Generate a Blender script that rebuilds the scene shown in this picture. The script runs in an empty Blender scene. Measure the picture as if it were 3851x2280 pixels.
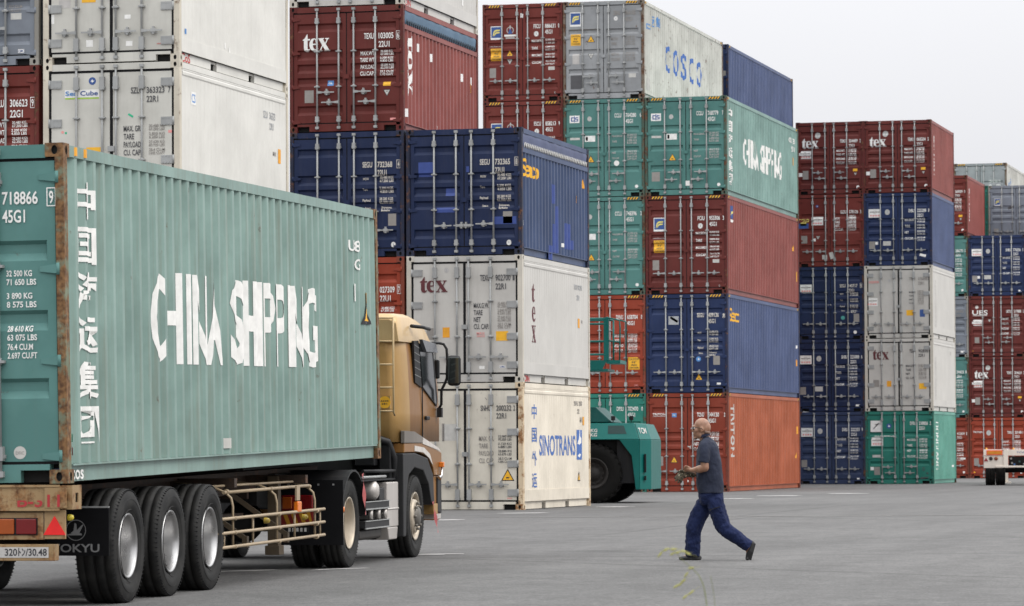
import bpy, math, random
from mathutils import Vector, Matrix, noise
from mathutils.geometry import tessellate_polygon
rad = math.radians
random.seed(7)
sc = bpy.context.scene
COL = sc.collection

# ---------------------------------------------------------------- camera
cam_d = bpy.data.cameras.new('camera')
cam = bpy.data.objects.new('camera', cam_d)
COL.objects.link(cam)
sc.camera = cam
YAW, PITCH, ROLL, CAMH = -.2476, .0309, -.0047, 1.139
_r = Vector((math.cos(YAW), -math.sin(YAW), 0))
_f = Vector((math.sin(YAW), math.cos(YAW), 0))
_u = Vector((0, 0, 1))
CAM_F = _f * math.cos(PITCH) + _u * math.sin(PITCH)
_u2 = _u * math.cos(PITCH) - _f * math.sin(PITCH)
CAM_R = _r * math.cos(ROLL) + _u2 * math.sin(ROLL)
CAM_U = _u2 * math.cos(ROLL) - _r * math.sin(ROLL)
cam.matrix_world = Matrix(((CAM_R.x, CAM_U.x, -CAM_F.x, 0), (CAM_R.y, CAM_U.y, -CAM_F.y, 0),
                           (CAM_R.z, CAM_U.z, -CAM_F.z, CAMH), (0, 0, 0, 1)))
cam_d.sensor_width = 36
cam_d.lens = 14279.28 / 3851 * 36
cam_d.shift_y = 125.47 / 3851
cam_d.clip_start = .5
cam_d.clip_end = 3000
cam_d.dof.use_dof = True
cam_d.dof.focus_distance = 47
cam_d.dof.aperture_fstop = 8

# ---------------------------------------------------------------- sky (overcast) and soft sun
SUN_EL, SUN_AZ = rad(48), rad(84)          # azimuth clockwise from +Y
w = bpy.data.worlds.new('World')
sc.world = w
w.use_nodes = True
nt = w.node_tree
nt.nodes.clear()
N = nt.nodes.new
out = N('ShaderNodeOutputWorld'); bg = N('ShaderNodeBackground'); sky = N('ShaderNodeTexSky')
sky.sky_type = 'NISHITA'; sky.sun_disc = False
sky.sun_elevation = SUN_EL; sky.sun_rotation = SUN_AZ
sky.air_density = 1.0; sky.dust_density = 6.0
tc = N('ShaderNodeTexCoord'); sep = N('ShaderNodeSeparateXYZ')
nt.links.new(tc.outputs['Generated'], sep.inputs[0])
mr = N('ShaderNodeMapRange')                # cloud layer: brighter towards the zenith
mr.inputs['From Min'].default_value = 0.02; mr.inputs['From Max'].default_value = 1
mr.inputs['To Min'].default_value = 0; mr.inputs['To Max'].default_value = 1
nt.links.new(sep.outputs['Z'], mr.inputs['Value'])
ns = N('ShaderNodeTexNoise'); ns.inputs['Scale'].default_value = 2.2; ns.inputs['Detail'].default_value = 4
nt.links.new(tc.outputs['Generated'], ns.inputs['Vector'])
cl = N('ShaderNodeMix'); cl.data_type = 'RGBA'
cl.inputs['A'].default_value = (8.75, 8.8, 9.2, 1)
cl.inputs['B'].default_value = (36, 36.3, 36.9, 1)
nt.links.new(mr.outputs['Result'], cl.inputs['Factor'])
nm = N('ShaderNodeMapRange')
nm.inputs['From Min'].default_value = .3; nm.inputs['From Max'].default_value = .7
nm.inputs['To Min'].default_value = .975; nm.inputs['To Max'].default_value = 1.025
nt.links.new(ns.outputs['Fac'], nm.inputs['Value'])
sca = N('ShaderNodeVectorMath'); sca.operation = 'SCALE'
nt.links.new(cl.outputs['Result'], sca.inputs[0]); nt.links.new(nm.outputs['Result'], sca.inputs['Scale'])
mx = N('ShaderNodeMix'); mx.data_type = 'RGBA'; mx.inputs['Factor'].default_value = .93
nt.links.new(sky.outputs[0], mx.inputs['A']); nt.links.new(sca.outputs[0], mx.inputs['B'])
bg.inputs['Strength'].default_value = .1
nt.links.new(mx.outputs['Result'], bg.inputs['Color']); nt.links.new(bg.outputs[0], out.inputs[0])

sun_d = bpy.data.lights.new('sun', 'SUN')
sun_d.energy = 1.35; sun_d.angle = rad(25); sun_d.color = (1, .955, .89)
sun = bpy.data.objects.new('sun', sun_d); COL.objects.link(sun)
_sd = Vector((math.sin(SUN_AZ) * math.cos(SUN_EL), math.cos(SUN_AZ) * math.cos(SUN_EL), math.sin(SUN_EL)))
sun.rotation_euler = _sd.to_track_quat('Z', 'Y').to_euler()
sun.location = (0, 0, 60)
sc.view_settings.view_transform = 'Standard'
sc.view_settings.look = 'None'
sc.view_settings.exposure = -.2
sc.view_settings.gamma = 1
sc.cycles.max_bounces = 6
sc.cycles.use_denoising = True

# ---------------------------------------------------------------- helpers
def S(r, g, b, k=1.0):
    def f(c):
        c /= 255
        return (c / 12.92 if c <= .04045 else ((c + .055) / 1.055) ** 2.4) * k
    return (f(r), f(g), f(b))

def link(o, parent=None):
    COL.objects.link(o)
    if parent: o.parent = parent
    return o

def thing(name, label, cat, loc=(0, 0, 0), rotz=0, group=None, mat=None):
    o = bpy.data.objects.new(name, None)
    o.empty_display_size = .3
    link(o)
    if mat is not None: o.matrix_world = mat
    else:
        o.location = loc; o.rotation_euler = (0, 0, rotz)
    tag(o, label, cat, group)
    return o

def tag(o, label, cat, group=None):
    o['label'] = label; o['category'] = cat
    if group: o['group'] = group
    return o

class MB:
    def __init__(s): s.v = []; s.f = []; s.m = []; s.s = []
    def add(s, vs, fs, mat=0, smooth=False):
        n = len(s.v); s.v += [tuple(p) for p in vs]
        for f in fs: s.f.append(tuple(i + n for i in f)); s.m.append(mat); s.s.append(smooth)
        return s
    def box(s, x0, x1, y0, y1, z0, z1, mat=0):
        return s.add([(x0, y0, z0), (x1, y0, z0), (x1, y1, z0), (x0, y1, z0), (x0, y0, z1), (x1, y0, z1), (x1, y1, z1), (x0, y1, z1)],
                     [(0, 3, 2, 1), (4, 5, 6, 7), (0, 1, 5, 4), (1, 2, 6, 5), (2, 3, 7, 6), (3, 0, 4, 7)], mat)
    def hexa(s, p, mat=0):      # 8 points: bottom ring, top ring
        return s.add(p, [(0, 3, 2, 1), (4, 5, 6, 7), (0, 1, 5, 4), (1, 2, 6, 5), (2, 3, 7, 6), (3, 0, 4, 7)], mat)
    def bar(s, a, b, w, h, mat=0, up=(0, 0, 1)):
        a = Vector(a); b = Vector(b); d = (b - a).normalized(); up = Vector(up)
        r = d.cross(up)
        if r.length < 1e-4: r = d.cross(Vector((1, 0, 0)))
        r.normalize(); u = r.cross(d)
        r *= w / 2; u *= h / 2
        return s.hexa([a - r - u, a + r - u, b + r - u, b - r - u, a - r + u, a + r + u, b + r + u, b - r + u], mat)
    def tube(s, pts, r, n=8, mat=0, cap=True, smooth=True):
        pts = [Vector(p) for p in pts]; k = len(pts)
        rs = r if isinstance(r, (list, tuple)) else [r] * k
        vs = []; prev = None
        for i, p in enumerate(pts):
            d = (pts[min(i + 1, k - 1)] - pts[max(i - 1, 0)]).normalized()
            if prev is None:
                a = d.cross(Vector((0, 0, 1)))
                if a.length < 1e-3: a = d.cross(Vector((1, 0, 0)))
            else: a = prev - d * prev.dot(d)
            a.normalize(); prev = a; b = d.cross(a)
            for j in range(n):
                t = 2 * math.pi * j / n
                vs.append(p + (a * math.cos(t) + b * math.sin(t)) * rs[i])
        fs = [(i * n + j, i * n + (j + 1) % n, (i + 1) * n + (j + 1) % n, (i + 1) * n + j) for i in range(k - 1) for j in range(n)]
        s.add(vs, fs, mat, smooth)
        if cap:
            s.add(vs[:n], [tuple(range(n))[::-1]], mat); s.add(vs[-n:], [tuple(range(n))], mat)
        return s
    def lathe(s, prof, o=(0, 0, 0), axis='x', n=40, mat=0, smooth=True):   # prof: (along, radius)
        vs = []
        for h, r in prof:
            for j in range(n):
                t = 2 * math.pi * j / n; c, q = r * math.cos(t), r * math.sin(t)
                p = {'x': (h, c, q), 'y': (c, h, q), 'z': (c, q, h)}[axis]
                vs.append((p[0] + o[0], p[1] + o[1], p[2] + o[2]))
        k = len(prof)
        return s.add(vs, [(i * n + j, i * n + (j + 1) % n, (i + 1) * n + (j + 1) % n, (i + 1) * n + j) for i in range(k - 1) for j in range(n)], mat, smooth)
    def prism(s, pts, a, b, axis='x', mat=0):     # outline in the other two axes, extruded a..b
        n = len(pts)
        def P(h, p): return {'x': (h, p[0], p[1]), 'y': (p[0], h, p[1]), 'z': (p[0], p[1], h)}[axis]
        vs = [P(a, p) for p in pts] + [P(b, p) for p in pts]
        s.add(vs, [(i, (i + 1) % n, n + (i + 1) % n, n + i) for i in range(n)], mat)
        t = tessellate_polygon([[Vector((p[0], p[1], 0)) for p in pts]])
        s.add(vs[:n], t, mat); s.add(vs[n:], [q[::-1] for q in t], mat)
        return s
    def ell(s, c, r, n=16, m=10, mat=0, rot=None):
        vs = []; fs = []
        for i in range(m + 1):
            a = math.pi * i / m
            for j in range(n):
                t = 2 * math.pi * j / n
                p = Vector((r[0] * math.sin(a) * math.cos(t), r[1] * math.sin(a) * math.sin(t), r[2] * math.cos(a)))
                if rot: p = rot @ p
                vs.append(p + Vector(c))
        for i in range(m):
            for j in range(n): fs.append((i * n + j, (i + 1) * n + j, (i + 1) * n + (j + 1) % n, i * n + (j + 1) % n))
        return s.add(vs, fs, mat, True)
    def mesh(s, name, mats, fix=True):
        me = bpy.data.meshes.new(name)
        me.from_pydata(s.v, [], s.f)
        for m in mats: me.materials.append(m)
        me.polygons.foreach_set('material_index', s.m)
        me.polygons.foreach_set('use_smooth', s.s)
        me.update()
        if fix:
            import bmesh
            bm = bmesh.new(); bm.from_mesh(me)
            bmesh.ops.remove_doubles(bm, verts=bm.verts, dist=1e-5)
            bmesh.ops.recalc_face_normals(bm, faces=bm.faces)
            bm.to_mesh(me); bm.free()
        return me
    def build(s, name, mats, parent=None, bevel=0, fix=True, loc=None):
        if not isinstance(mats, (list, tuple)): mats = [mats]
        o = bpy.data.objects.new(name, s.mesh(name, mats, fix))
        link(o, parent)
        if loc: o.location = loc
        if bevel:
            b = o.modifiers.new('bevel', 'BEVEL'); b.width = bevel; b.segments = 2; b.limit_method = 'ANGLE'; b.angle_limit = rad(35)
            b.harden_normals = True
        return o

# ---------------------------------------------------------------- materials
def newmat(name):
    m = bpy.data.materials.new(name); m.use_nodes = True
    return m, m.node_tree, m.node_tree.nodes['Principled BSDF']

_seed = [0]
def paint(name, col, rough=.45, metal=0.0, rust=0.0, fade=.22, streak=.25, dirt=(.16, .14, .12), coat=0, spec=.22, bump=0.0, rustcol=None, dents=0.0):
    m, t, b = newmat(name); L = t.links.new; Nn = t.nodes.new
    _seed[0] += 1
    co = Nn('ShaderNodeTexCoord'); mp = Nn('ShaderNodeMapping')
    oi = Nn('ShaderNodeObjectInfo'); sc_ = Nn('ShaderNodeVectorMath'); sc_.operation = 'SCALE'; sc_.inputs['Scale'].default_value = 37
    L(co.outputs['Object'], mp.inputs['Vector'])
    cb = Nn('ShaderNodeCombineXYZ')
    for i in range(3): L(oi.outputs['Random'], cb.inputs[i])
    L(cb.outputs[0], sc_.inputs[0]); L(sc_.outputs[0], mp.inputs['Location'])
    n1 = Nn('ShaderNodeTexNoise'); n1.inputs['Scale'].default_value = .9; n1.inputs['Detail'].default_value = 5; n1.inputs['Roughness'].default_value = .65
    L(mp.outputs[0], n1.inputs['Vector'])
    mp2 = Nn('ShaderNodeMapping'); mp2.inputs['Scale'].default_value = (7, 7, .45)
    L(mp.outputs[0], mp2.inputs['Vector'])
    n2 = Nn('ShaderNodeTexNoise'); n2.inputs['Scale'].default_value = 1.6; n2.inputs['Detail'].default_value = 6; n2.inputs['Roughness'].default_value = .7
    L(mp2.outputs[0], n2.inputs['Vector'])
    c0 = Vector(col)
    lum = .3 * c0[0] + .6 * c0[1] + .1 * c0[2]
    hi = c0.lerp(Vector((lum, lum, lum)), .07) * 1.2 + Vector((.002, .002, .002))
    dirt = tuple(Vector(dirt) * .45 + c0 * .5)
    lo = c0 * .82
    r1 = Nn('ShaderNodeValToRGB'); r1.color_ramp.elements[0].position = .35; r1.color_ramp.elements[1].position = .68
    k = fade / .22
    r1.color_ramp.elements[0].color = (*c0.lerp(lo, min(1, k)), 1); r1.color_ramp.elements[1].color = (*c0.lerp(hi, min(1, k)), 1)
    L(n1.outputs['Fac'], r1.inputs['Fac'])
    ms = Nn('ShaderNodeMapRange'); ms.inputs['From Min'].default_value = .5; ms.inputs['From Max'].default_value = .8
    ms.inputs['To Min'].default_value = 0; ms.inputs['To Max'].default_value = streak
    L(n2.outputs['Fac'], ms.inputs['Value'])
    mx = Nn('ShaderNodeMix'); mx.data_type = 'RGBA'
    mx.inputs['B'].default_value = (*dirt, 1)
    L(ms.outputs[0], mx.inputs['Factor']); L(r1.outputs['Color'], mx.inputs['A'])
    last = mx.outputs['Result']
    rfac = None
    if rust > 0:
        n3 = Nn('ShaderNodeTexNoise'); n3.inputs['Scale'].default_value = 4.5; n3.inputs['Detail'].default_value = 9; n3.inputs['Roughness'].default_value = .72
        L(mp.outputs[0], n3.inputs['Vector'])
        ad = Nn('ShaderNodeMath'); ad.operation = 'MULTIPLY_ADD'; ad.inputs[1].default_value = .25
        L(n2.outputs['Fac'], ad.inputs[0]); L(n3.outputs['Fac'], ad.inputs[2])
        rr = Nn('ShaderNodeMapRange'); th = .86 - .42 * rust
        rr.inputs['From Min'].default_value = th; rr.inputs['From Max'].default_value = th + .1
        L(ad.outputs[0], rr.inputs['Value'])
        n4 = Nn('ShaderNodeTexNoise'); n4.inputs['Scale'].default_value = 22; n4.inputs['Detail'].default_value = 5
        L(mp.outputs[0], n4.inputs['Vector'])
        r4 = Nn('ShaderNodeValToRGB')
        ca, cb_ = rustcol or ((.045, .022, .014), (.17, .075, .035))
        r4.color_ramp.elements[0].color = (*ca, 1); r4.color_ramp.elements[1].color = (*cb_, 1)
        r4.color_ramp.elements[0].position = .35; r4.color_ramp.elements[1].position = .7
        L(n4.outputs['Fac'], r4.inputs['Fac'])
        m2 = Nn('ShaderNodeMix'); m2.data_type = 'RGBA'
        L(rr.outputs[0], m2.inputs['Factor']); L(last, m2.inputs['A']); L(r4.outputs['Color'], m2.inputs['B'])
        last = m2.outputs['Result']; rfac = rr.outputs[0]
    L(last, b.inputs['Base Color'])
    ro = Nn('ShaderNodeMapRange'); ro.inputs['To Min'].default_value = max(.05, rough - .08); ro.inputs['To Max'].default_value = min(1, rough + .12)
    L(n2.outputs['Fac'], ro.inputs['Value']); L(ro.outputs[0], b.inputs['Roughness'])
    b.inputs['Metallic'].default_value = metal; b.inputs['Specular IOR Level'].default_value = spec
    if coat: b.inputs['Coat Weight'].default_value = coat; b.inputs['Coat Roughness'].default_value = .08
    if bump or dents:
        bp = Nn('ShaderNodeBump'); nb = Nn('ShaderNodeTexNoise')
        nb.inputs['Scale'].default_value = 60 if bump else 1.7
        L(mp.outputs[0], nb.inputs['Vector']); L(nb.outputs['Fac'], bp.inputs['Height'])
        bp.inputs['Strength'].default_value = bump or dents; bp.inputs['Distance'].default_value = .01 if bump else .05
        L(bp.outputs[0], b.inputs['Normal'])
    return m

def plain(name, col, rough=.5, metal=0.0, spec=.5, alpha=None, trans=0):
    m, t, b = newmat(name)
    n = t.nodes.new('ShaderNodeTexNoise'); n.inputs['Scale'].default_value = 9; n.inputs['Detail'].default_value = 5
    co = t.nodes.new('ShaderNodeTexCoord'); t.links.new(co.outputs['Object'], n.inputs['Vector'])
    r = t.nodes.new('ShaderNodeValToRGB')
    c = Vector(col)
    r.color_ramp.elements[0].color = (*(c * .88), 1); r.color_ramp.elements[1].color = (*(c * 1.1), 1)
    r.color_ramp.elements[0].position = .3; r.color_ramp.elements[1].position = .7
    t.links.new(n.outputs['Fac'], r.inputs['Fac']); t.links.new(r.outputs['Color'], b.inputs['Base Color'])
    b.inputs['Roughness'].default_value = rough; b.inputs['Metallic'].default_value = metal; b.inputs['Specular IOR Level'].default_value = spec
    if trans: b.inputs['Transmission Weight'].default_value = trans
    return m

MK = {}      # inks, stickers
for n_, c_ in dict(white=(.78, .77, .74), cream=(.62, .58, .52), black=(.025, .025, .028), maroon=(.10, .018, .022), yellow=(.80, .42, .02),
                   amber=(.75, .33, .02), blue=(.03, .08, .26), skyblue=(.07, .22, .50), sinoblue=(.045, .13, .40), lime=(.35, .55, .06), red=(.5, .03, .03), green=(.02, .42, .22),
                   plate=(.26, .24, .22), grey=(.36, .37, .38), pink=(.75, .30, .28), bluepatch=(.03, .06, .24), teal=(.07, .33, .30), offwhite=(.5, .49, .46),
                   lemon=(.72, .62, .16), dark=(.07, .07, .075), palewhite=(.45, .43, .41), faded=(.36, .26, .24)).items():
    MK[n_] = plain('ink_' + n_, c_, .55)
ZINC = paint('zinc_steel', (.33, .335, .33), .5, .25, .12, .2, .25)
RUBBER = plain('door_rubber', (.010, .010, .011), .8, 0, .2)
HOLE = plain('hollow_shade', (.008, .008, .008), .9)  # near-black in place of the shade inside hollows
BLACK = plain('black_plastic', (.011, .011, .012), .5, 0, .3)
# ---------------------------------------------------------------- lettering
_gl = {}
def _mesh_of(txt, off=.018):
    cu = bpy.data.curves.new('glyph', 'FONT'); cu.body = txt; cu.size = 1; cu.resolution_u = 3; cu.offset = off
    o = bpy.data.objects.new('glyph', cu); COL.objects.link(o)
    bpy.context.view_layer.update()
    dg = bpy.context.evaluated_depsgraph_get()
    me = o.evaluated_get(dg).to_mesh()
    me.calc_loop_triangles()
    vs = [(v.co.x, v.co.y) for v in me.vertices]
    ts = [tuple(vs[i] for i in t.vertices) for t in me.loop_triangles]
    o.evaluated_get(dg).to_mesh_clear()
    bpy.data.objects.remove(o); bpy.data.curves.remove(cu)
    return ts
def _ext(ts):
    xs = [p[0] for t in ts for p in t]; ys = [p[1] for t in ts for p in t]
    return min(xs), max(xs), min(ys), max(ys)
_hh = _mesh_of('HH'); _e = _ext(_hh); CAPH = _e[3] - _e[2]; _HHW = _e[1] - _e[0]
_H0 = _ext(_mesh_of('H'))[0]
def glyph(ch):
    if ch not in _gl:
        if ch == ' ': _gl[ch] = ([], .30 * CAPH / .727)
        else:
            ts = _mesh_of(ch)
            e = _ext(_mesh_of('H' + ch + 'H'))
            _gl[ch] = (ts, e[1] - e[0] - _HHW)
    return _gl[ch]
def text2d(s, h, w=None, xs=.68):
    """triangles (x, z): left 0, cap top 0, baseline -h"""
    out = []; x = 0
    for ch in s:
        ts, adv = glyph(ch)
        out += [tuple((p[0] + x, p[1]) for p in t) for t in ts]; x += adv
    if not out: return []
    e = _ext(out); k = h / CAPH
    kx = w / (e[1] - e[0]) if w else k * xs
    return [tuple(((p[0] - e[0]) * kx, p[1] * k - h) for p in t) for t in out]
def box_char(ch, w, h, b=.012):
    ts = _mesh_of(ch, b); e = _ext(ts)
    return [tuple(((p[0] - e[0]) / (e[1] - e[0]) * w, (p[1] - e[3]) / (e[3] - e[2]) * h) for p in t) for t in ts]
def poly2d(pts, holes=()):
    loops = [[Vector((p[0], p[1], 0)) for p in pts]] + [[Vector((p[0], p[1], 0)) for p in h] for h in holes]
    flat = [p for l in loops for p in l]
    return [tuple((flat[i].x, flat[i].y) for i in t) for t in tessellate_polygon(loops)]
def rect2d(x0, z1, x1, z0): return [((x0, z0), (x1, z0), (x1, z1)), ((x0, z0), (x1, z1), (x0, z1))]
def disc2d(cx, cz, r, n=20, rz=None):
    rz = rz or r
    P = [(cx + r * math.cos(2 * math.pi * i / n), cz + rz * math.sin(2 * math.pi * i / n)) for i in range(n)]
    return [(P[0], P[i], P[i + 1]) for i in range(1, n - 1)]
def ring2d(cx, cz, r, w, n=24):
    o = []
    for i in range(n):
        a, b = 2 * math.pi * i / n, 2 * math.pi * (i + 1) / n
        q = [(cx + R_ * math.cos(t), cz + R_ * math.sin(t)) for R_, t in ((r, a), (r, b), (r - w, b), (r - w, a))]
        o += [(q[0], q[1], q[2]), (q[0], q[2], q[3])]
    return o
def sh(ts, dx, dz): return [tuple((p[0] + dx, p[1] + dz) for p in t) for t in ts]
_T = [(1098, 145), (1116, 145), (1116, 272), (1186, 272), (1186, 318), (1116, 318), (1116, 545), (1130, 570), (1160, 555), (1180, 548), (1180, 575), (1150, 610), (1110, 632), (1060, 625), (1020, 590), (1008, 540), (1006, 320), (975, 318), (975, 295), (1030, 255)]
_E = [(1425, 440), (1270, 445), (1275, 480), (1290, 530), (1330, 565), (1380, 560), (1430, 530), (1430, 560), (1390, 600), (1330, 628), (1270, 620), (1210, 570), (1175, 500), (1165, 430), (1180, 350), (1220, 290), (1270, 262), (1330, 262), (1385, 290), (1415, 350)]
_EH = [(1268, 408), (1275, 340), (1300, 292), (1330, 292), (1350, 330), (1355, 408)]
_X = [(1428, 262), (1600, 262), (1600, 288), (1566, 290), (1632, 398), (1680, 290), (1630, 288), (1630, 262), (1748, 262), (1748, 288), (1716, 290), (1650, 428), (1752, 592), (1775, 594), (1775, 618), (1590, 618), (1590, 594), (1628, 590), (1560, 482), (1512, 590), (1552, 594), (1552, 618), (1440, 618), (1440, 594), (1476, 590), (1543, 455), (1446, 290), (1428, 288)]
def _serif(k):
    P, Hs = {'t': (_T, ()), 'e': (_E, (_EH,)), 'x': (_X, ())}[k]
    f = lambda p: ((p[0] - 975) / 800, (145 - p[1]) / 487)
    return poly2d([f(p) for p in P], [[f(p) for p in h] for h in Hs])
_SER = {k: _serif(k) for k in 'tex'}
def tex2d(w, h): return [tuple((p[0] * w, p[1] * h) for p in t) for k in 'tex' for t in _SER[k]]
def serif_char(k, w, h):
    ts = _SER[k]; e = _ext(ts)
    return [tuple(((p[0] - e[0]) / (e[1] - e[0]) * w, (p[1] - e[3]) / (e[3] - e[2]) * h) for p in t) for t in ts]
def rot2d(ts, d=-1):   # -1: reads downwards
    return [tuple((-p[1], p[0]) if d == 1 else (p[1], -p[0]) for p in t) for t in ts]

def clip_band(poly, ax, lo, hi):
    for sgn, lim in ((1, lo), (-1, -hi)):
        o = []
        for i, p in enumerate(poly):
            q = poly[(i + 1) % len(poly)]
            a, b = sgn * p[ax] - lim, sgn * q[ax] - lim
            if a >= 0: o.append(p)
            if (a > 0 > b) or (a < 0 < b):
                t = a / (a - b); o.append((p[0] + (q[0] - p[0]) * t, p[1] + (q[1] - p[1]) * t))
        poly = o
        if len(poly) < 3: return []
    return poly
def prof_at(prof, t):
    if t <= prof[0][0]: return prof[0][1]
    for (a, u), (b, v) in zip(prof, prof[1:]):
        if t <= b: return u if b - a < 1e-9 else u + (v - u) * (t - a) / (b - a)
    return prof[-1][1]
def drape(mb, tris, prof, ax, place, mat):
    """cut flat lettering along the folds of a pressed panel and lay it on them"""
    br = [p[0] for p in prof]
    for t in tris:
        lo, hi = min(p[ax] for p in t), max(p[ax] for p in t)
        cuts = [lo] + [b for b in br if lo + 1e-6 < b < hi - 1e-6] + [hi]
        for a, b in zip(cuts, cuts[1:]):
            q = list(t) if len(cuts) == 2 else clip_band(list(t), ax, a, b)
            if len(q) >= 3: mb.add([place(p[0], p[1], prof_at(prof, p[ax])) for p in q], [tuple(range(len(q)))], mat)
# ---------------------------------------------------------------- shipping containers
HW = 1.219                                   # half width; door end at y=0, facing -y
_cache = {}
def shared(key, fn):
    if key not in _cache: _cache[key] = fn()
    return _cache[key]
def inst(name, me, parent, loc=(0, 0, 0), rz=0, sx=1):
    o = bpy.data.objects.new(name, me); link(o, parent); o.location = loc; o.rotation_euler = (0, 0, rz)
    if sx != 1: o.scale = (sx, 1, 1)
    return o

def casting_mesh(mat):
    def mk():
        mb = MB(); a, b, c = .162, .178, .118        # x, y, z ; outer faces at x=a (side), y=0 (end)
        mb.add([(0, 0, 0), (a, 0, 0), (a, b, 0), (0, b, 0), (0, 0, c), (a, 0, c), (a, b, c), (0, b, c)],
               [(0, 3, 2, 1), (4, 5, 6, 7), (2, 3, 7, 6), (3, 0, 4, 7)])
        def face(P, w_, cx, rx, rz):
            n = 14
            ring = [(cx + rx * math.cos(2 * math.pi * i / n), c / 2 + rz * math.sin(2 * math.pi * i / n)) for i in range(n)]
            for t in poly2d([(0, 0), (w_, 0), (w_, c), (0, c)], [ring]): mb.add([P(p, 0) for p in t], [(0, 1, 2)])
            mb.add([P(p, 0) for p in ring] + [P(p, .03) for p in ring], [(i, (i + 1) % n, n + (i + 1) % n, n + i) for i in range(n)], 1)
            mb.add([P(p, .03) for p in ring], [tuple(range(n))], 1)
        face(lambda p, d: (p[0], d, p[1]), a, .085, .027, .04)
        face(lambda p, d: (a - d, p[0], p[1]), b, .089, .026, .04)
        return mb.mesh('corner_casting', [mat, HOLE])
    return shared(('cast', mat.name), mk)

def wall_prof(L, kind):
    y0, y1 = .115, L - .115
    if kind == 'reefer':
        P = [(y0, 0)]; n = max(4, round((y1 - y0) / .20)); d = (y1 - y0) / n
        for i in range(1, n):
            c = y0 + i * d
            P += [(c - .012, 0), (c - .004, .004), (c + .004, .004), (c + .012, 0)]
        return P + [(y1, 0)]
    n = round((y1 - y0) / .278); d = (y1 - y0) / n; P = []
    for i in range(n):
        b = y0 + i * d
        P += [(b, 0), (b + d * .13, 0), (b + d * .37, .042), (b + d * .63, .042), (b + d * .87, 0)]
    return P + [(y1, 0)]

def wall_mesh(L, H, kind, mat, z0, z1):
    def mk():
        mb = MB(); P = wall_prof(L, kind); vs = []
        for y, o in P: vs += [(-o, y, z0), (-o, y, z1)]
        mb.add(vs, [(2 * i, 2 * i + 2, 2 * i + 3, 2 * i + 1) for i in range(len(P) - 1)])
        return mb.mesh('side_wall', [mat], fix=False)
    return shared(('wall', L, H, kind, mat.name), mk)

def bar_mesh(H, reefer):
    def mk():
        mb = MB(); r = .019
        mb.tube([(0, 0, .05), (0, 0, H - .045)], r, 10)
        for z in (.06, H - .09): mb.box(-.035, .035, -.03, .035, z, z + .05)
        k = (.22, .085) if reefer else (.12, .07)
        for z in (.20, H - .24 - k[0]):
            mb.box(-k[1] / 2, k[1] / 2, -.034, .035, z, z + k[0]); mb.box(-k[1] / 2 - .012, k[1] / 2 + .012, -.02, .035, z + .02, z + .05)
        for z in (H * .36, H * .64): mb.box(-.055, .055, -.03, .035, z - .012, z + .012); mb.tube([(0, 0, z - .03), (0, 0, z + .03)], .027, 10)
        return mb.mesh('locking_bar', [ZINC])
    return shared(('bar', H, reefer), mk)
def handle_mesh():
    def mk():
        mb = MB()
        mb.hexa([(0, -.05, -.03), (.1, -.05, -.02), (.1, -.03, -.02), (0, -.03, -.03), (0, -.05, .03), (.1, -.05, .018), (.1, -.03, .018), (0, -.03, .03)])
        mb.bar((.09, -.04, 0), (.37, -.04, 0), .016, .026)
        mb.box(.19, .225, -.045, .02, -.06, .07); mb.box(.165, .25, -.052, -.03, -.025, .03); mb.box(.15, .265, .005, .02, -.045, -.02)
        return mb.mesh('handle', [ZINC])
    return shared('handle', mk)
def hinge_mesh(mat, reefer):
    def mk():
        mb = MB()
        if reefer:
            mb.box(-.22, .03, -.012, .02, -.07, .07)
            mb.tube([(-.0, -.01, -.075), (0, -.01, .075)], .02, 8)
            for i in range(3):
                for z in (-.05, .05): mb.box(-.2 + i * .055, -.18 + i * .055, -.018, -.01, z - .01, z + .01)
        else:
            mb.hexa([(-.14, -.005, -.022), (.015, -.02, -.04), (.015, .03, -.04), (-.14, .03, -.022), (-.14, -.005, .022), (.015, -.02, .04), (.015, .03, .04), (-.14, .03, .022)])
            mb.tube([(.025, -.008, -.05), (.025, -.008, .05)], .018, 8)
        return mb.mesh('hinge', [mat])
    return shared(('hinge', mat.name, reefer), mk)

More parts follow.
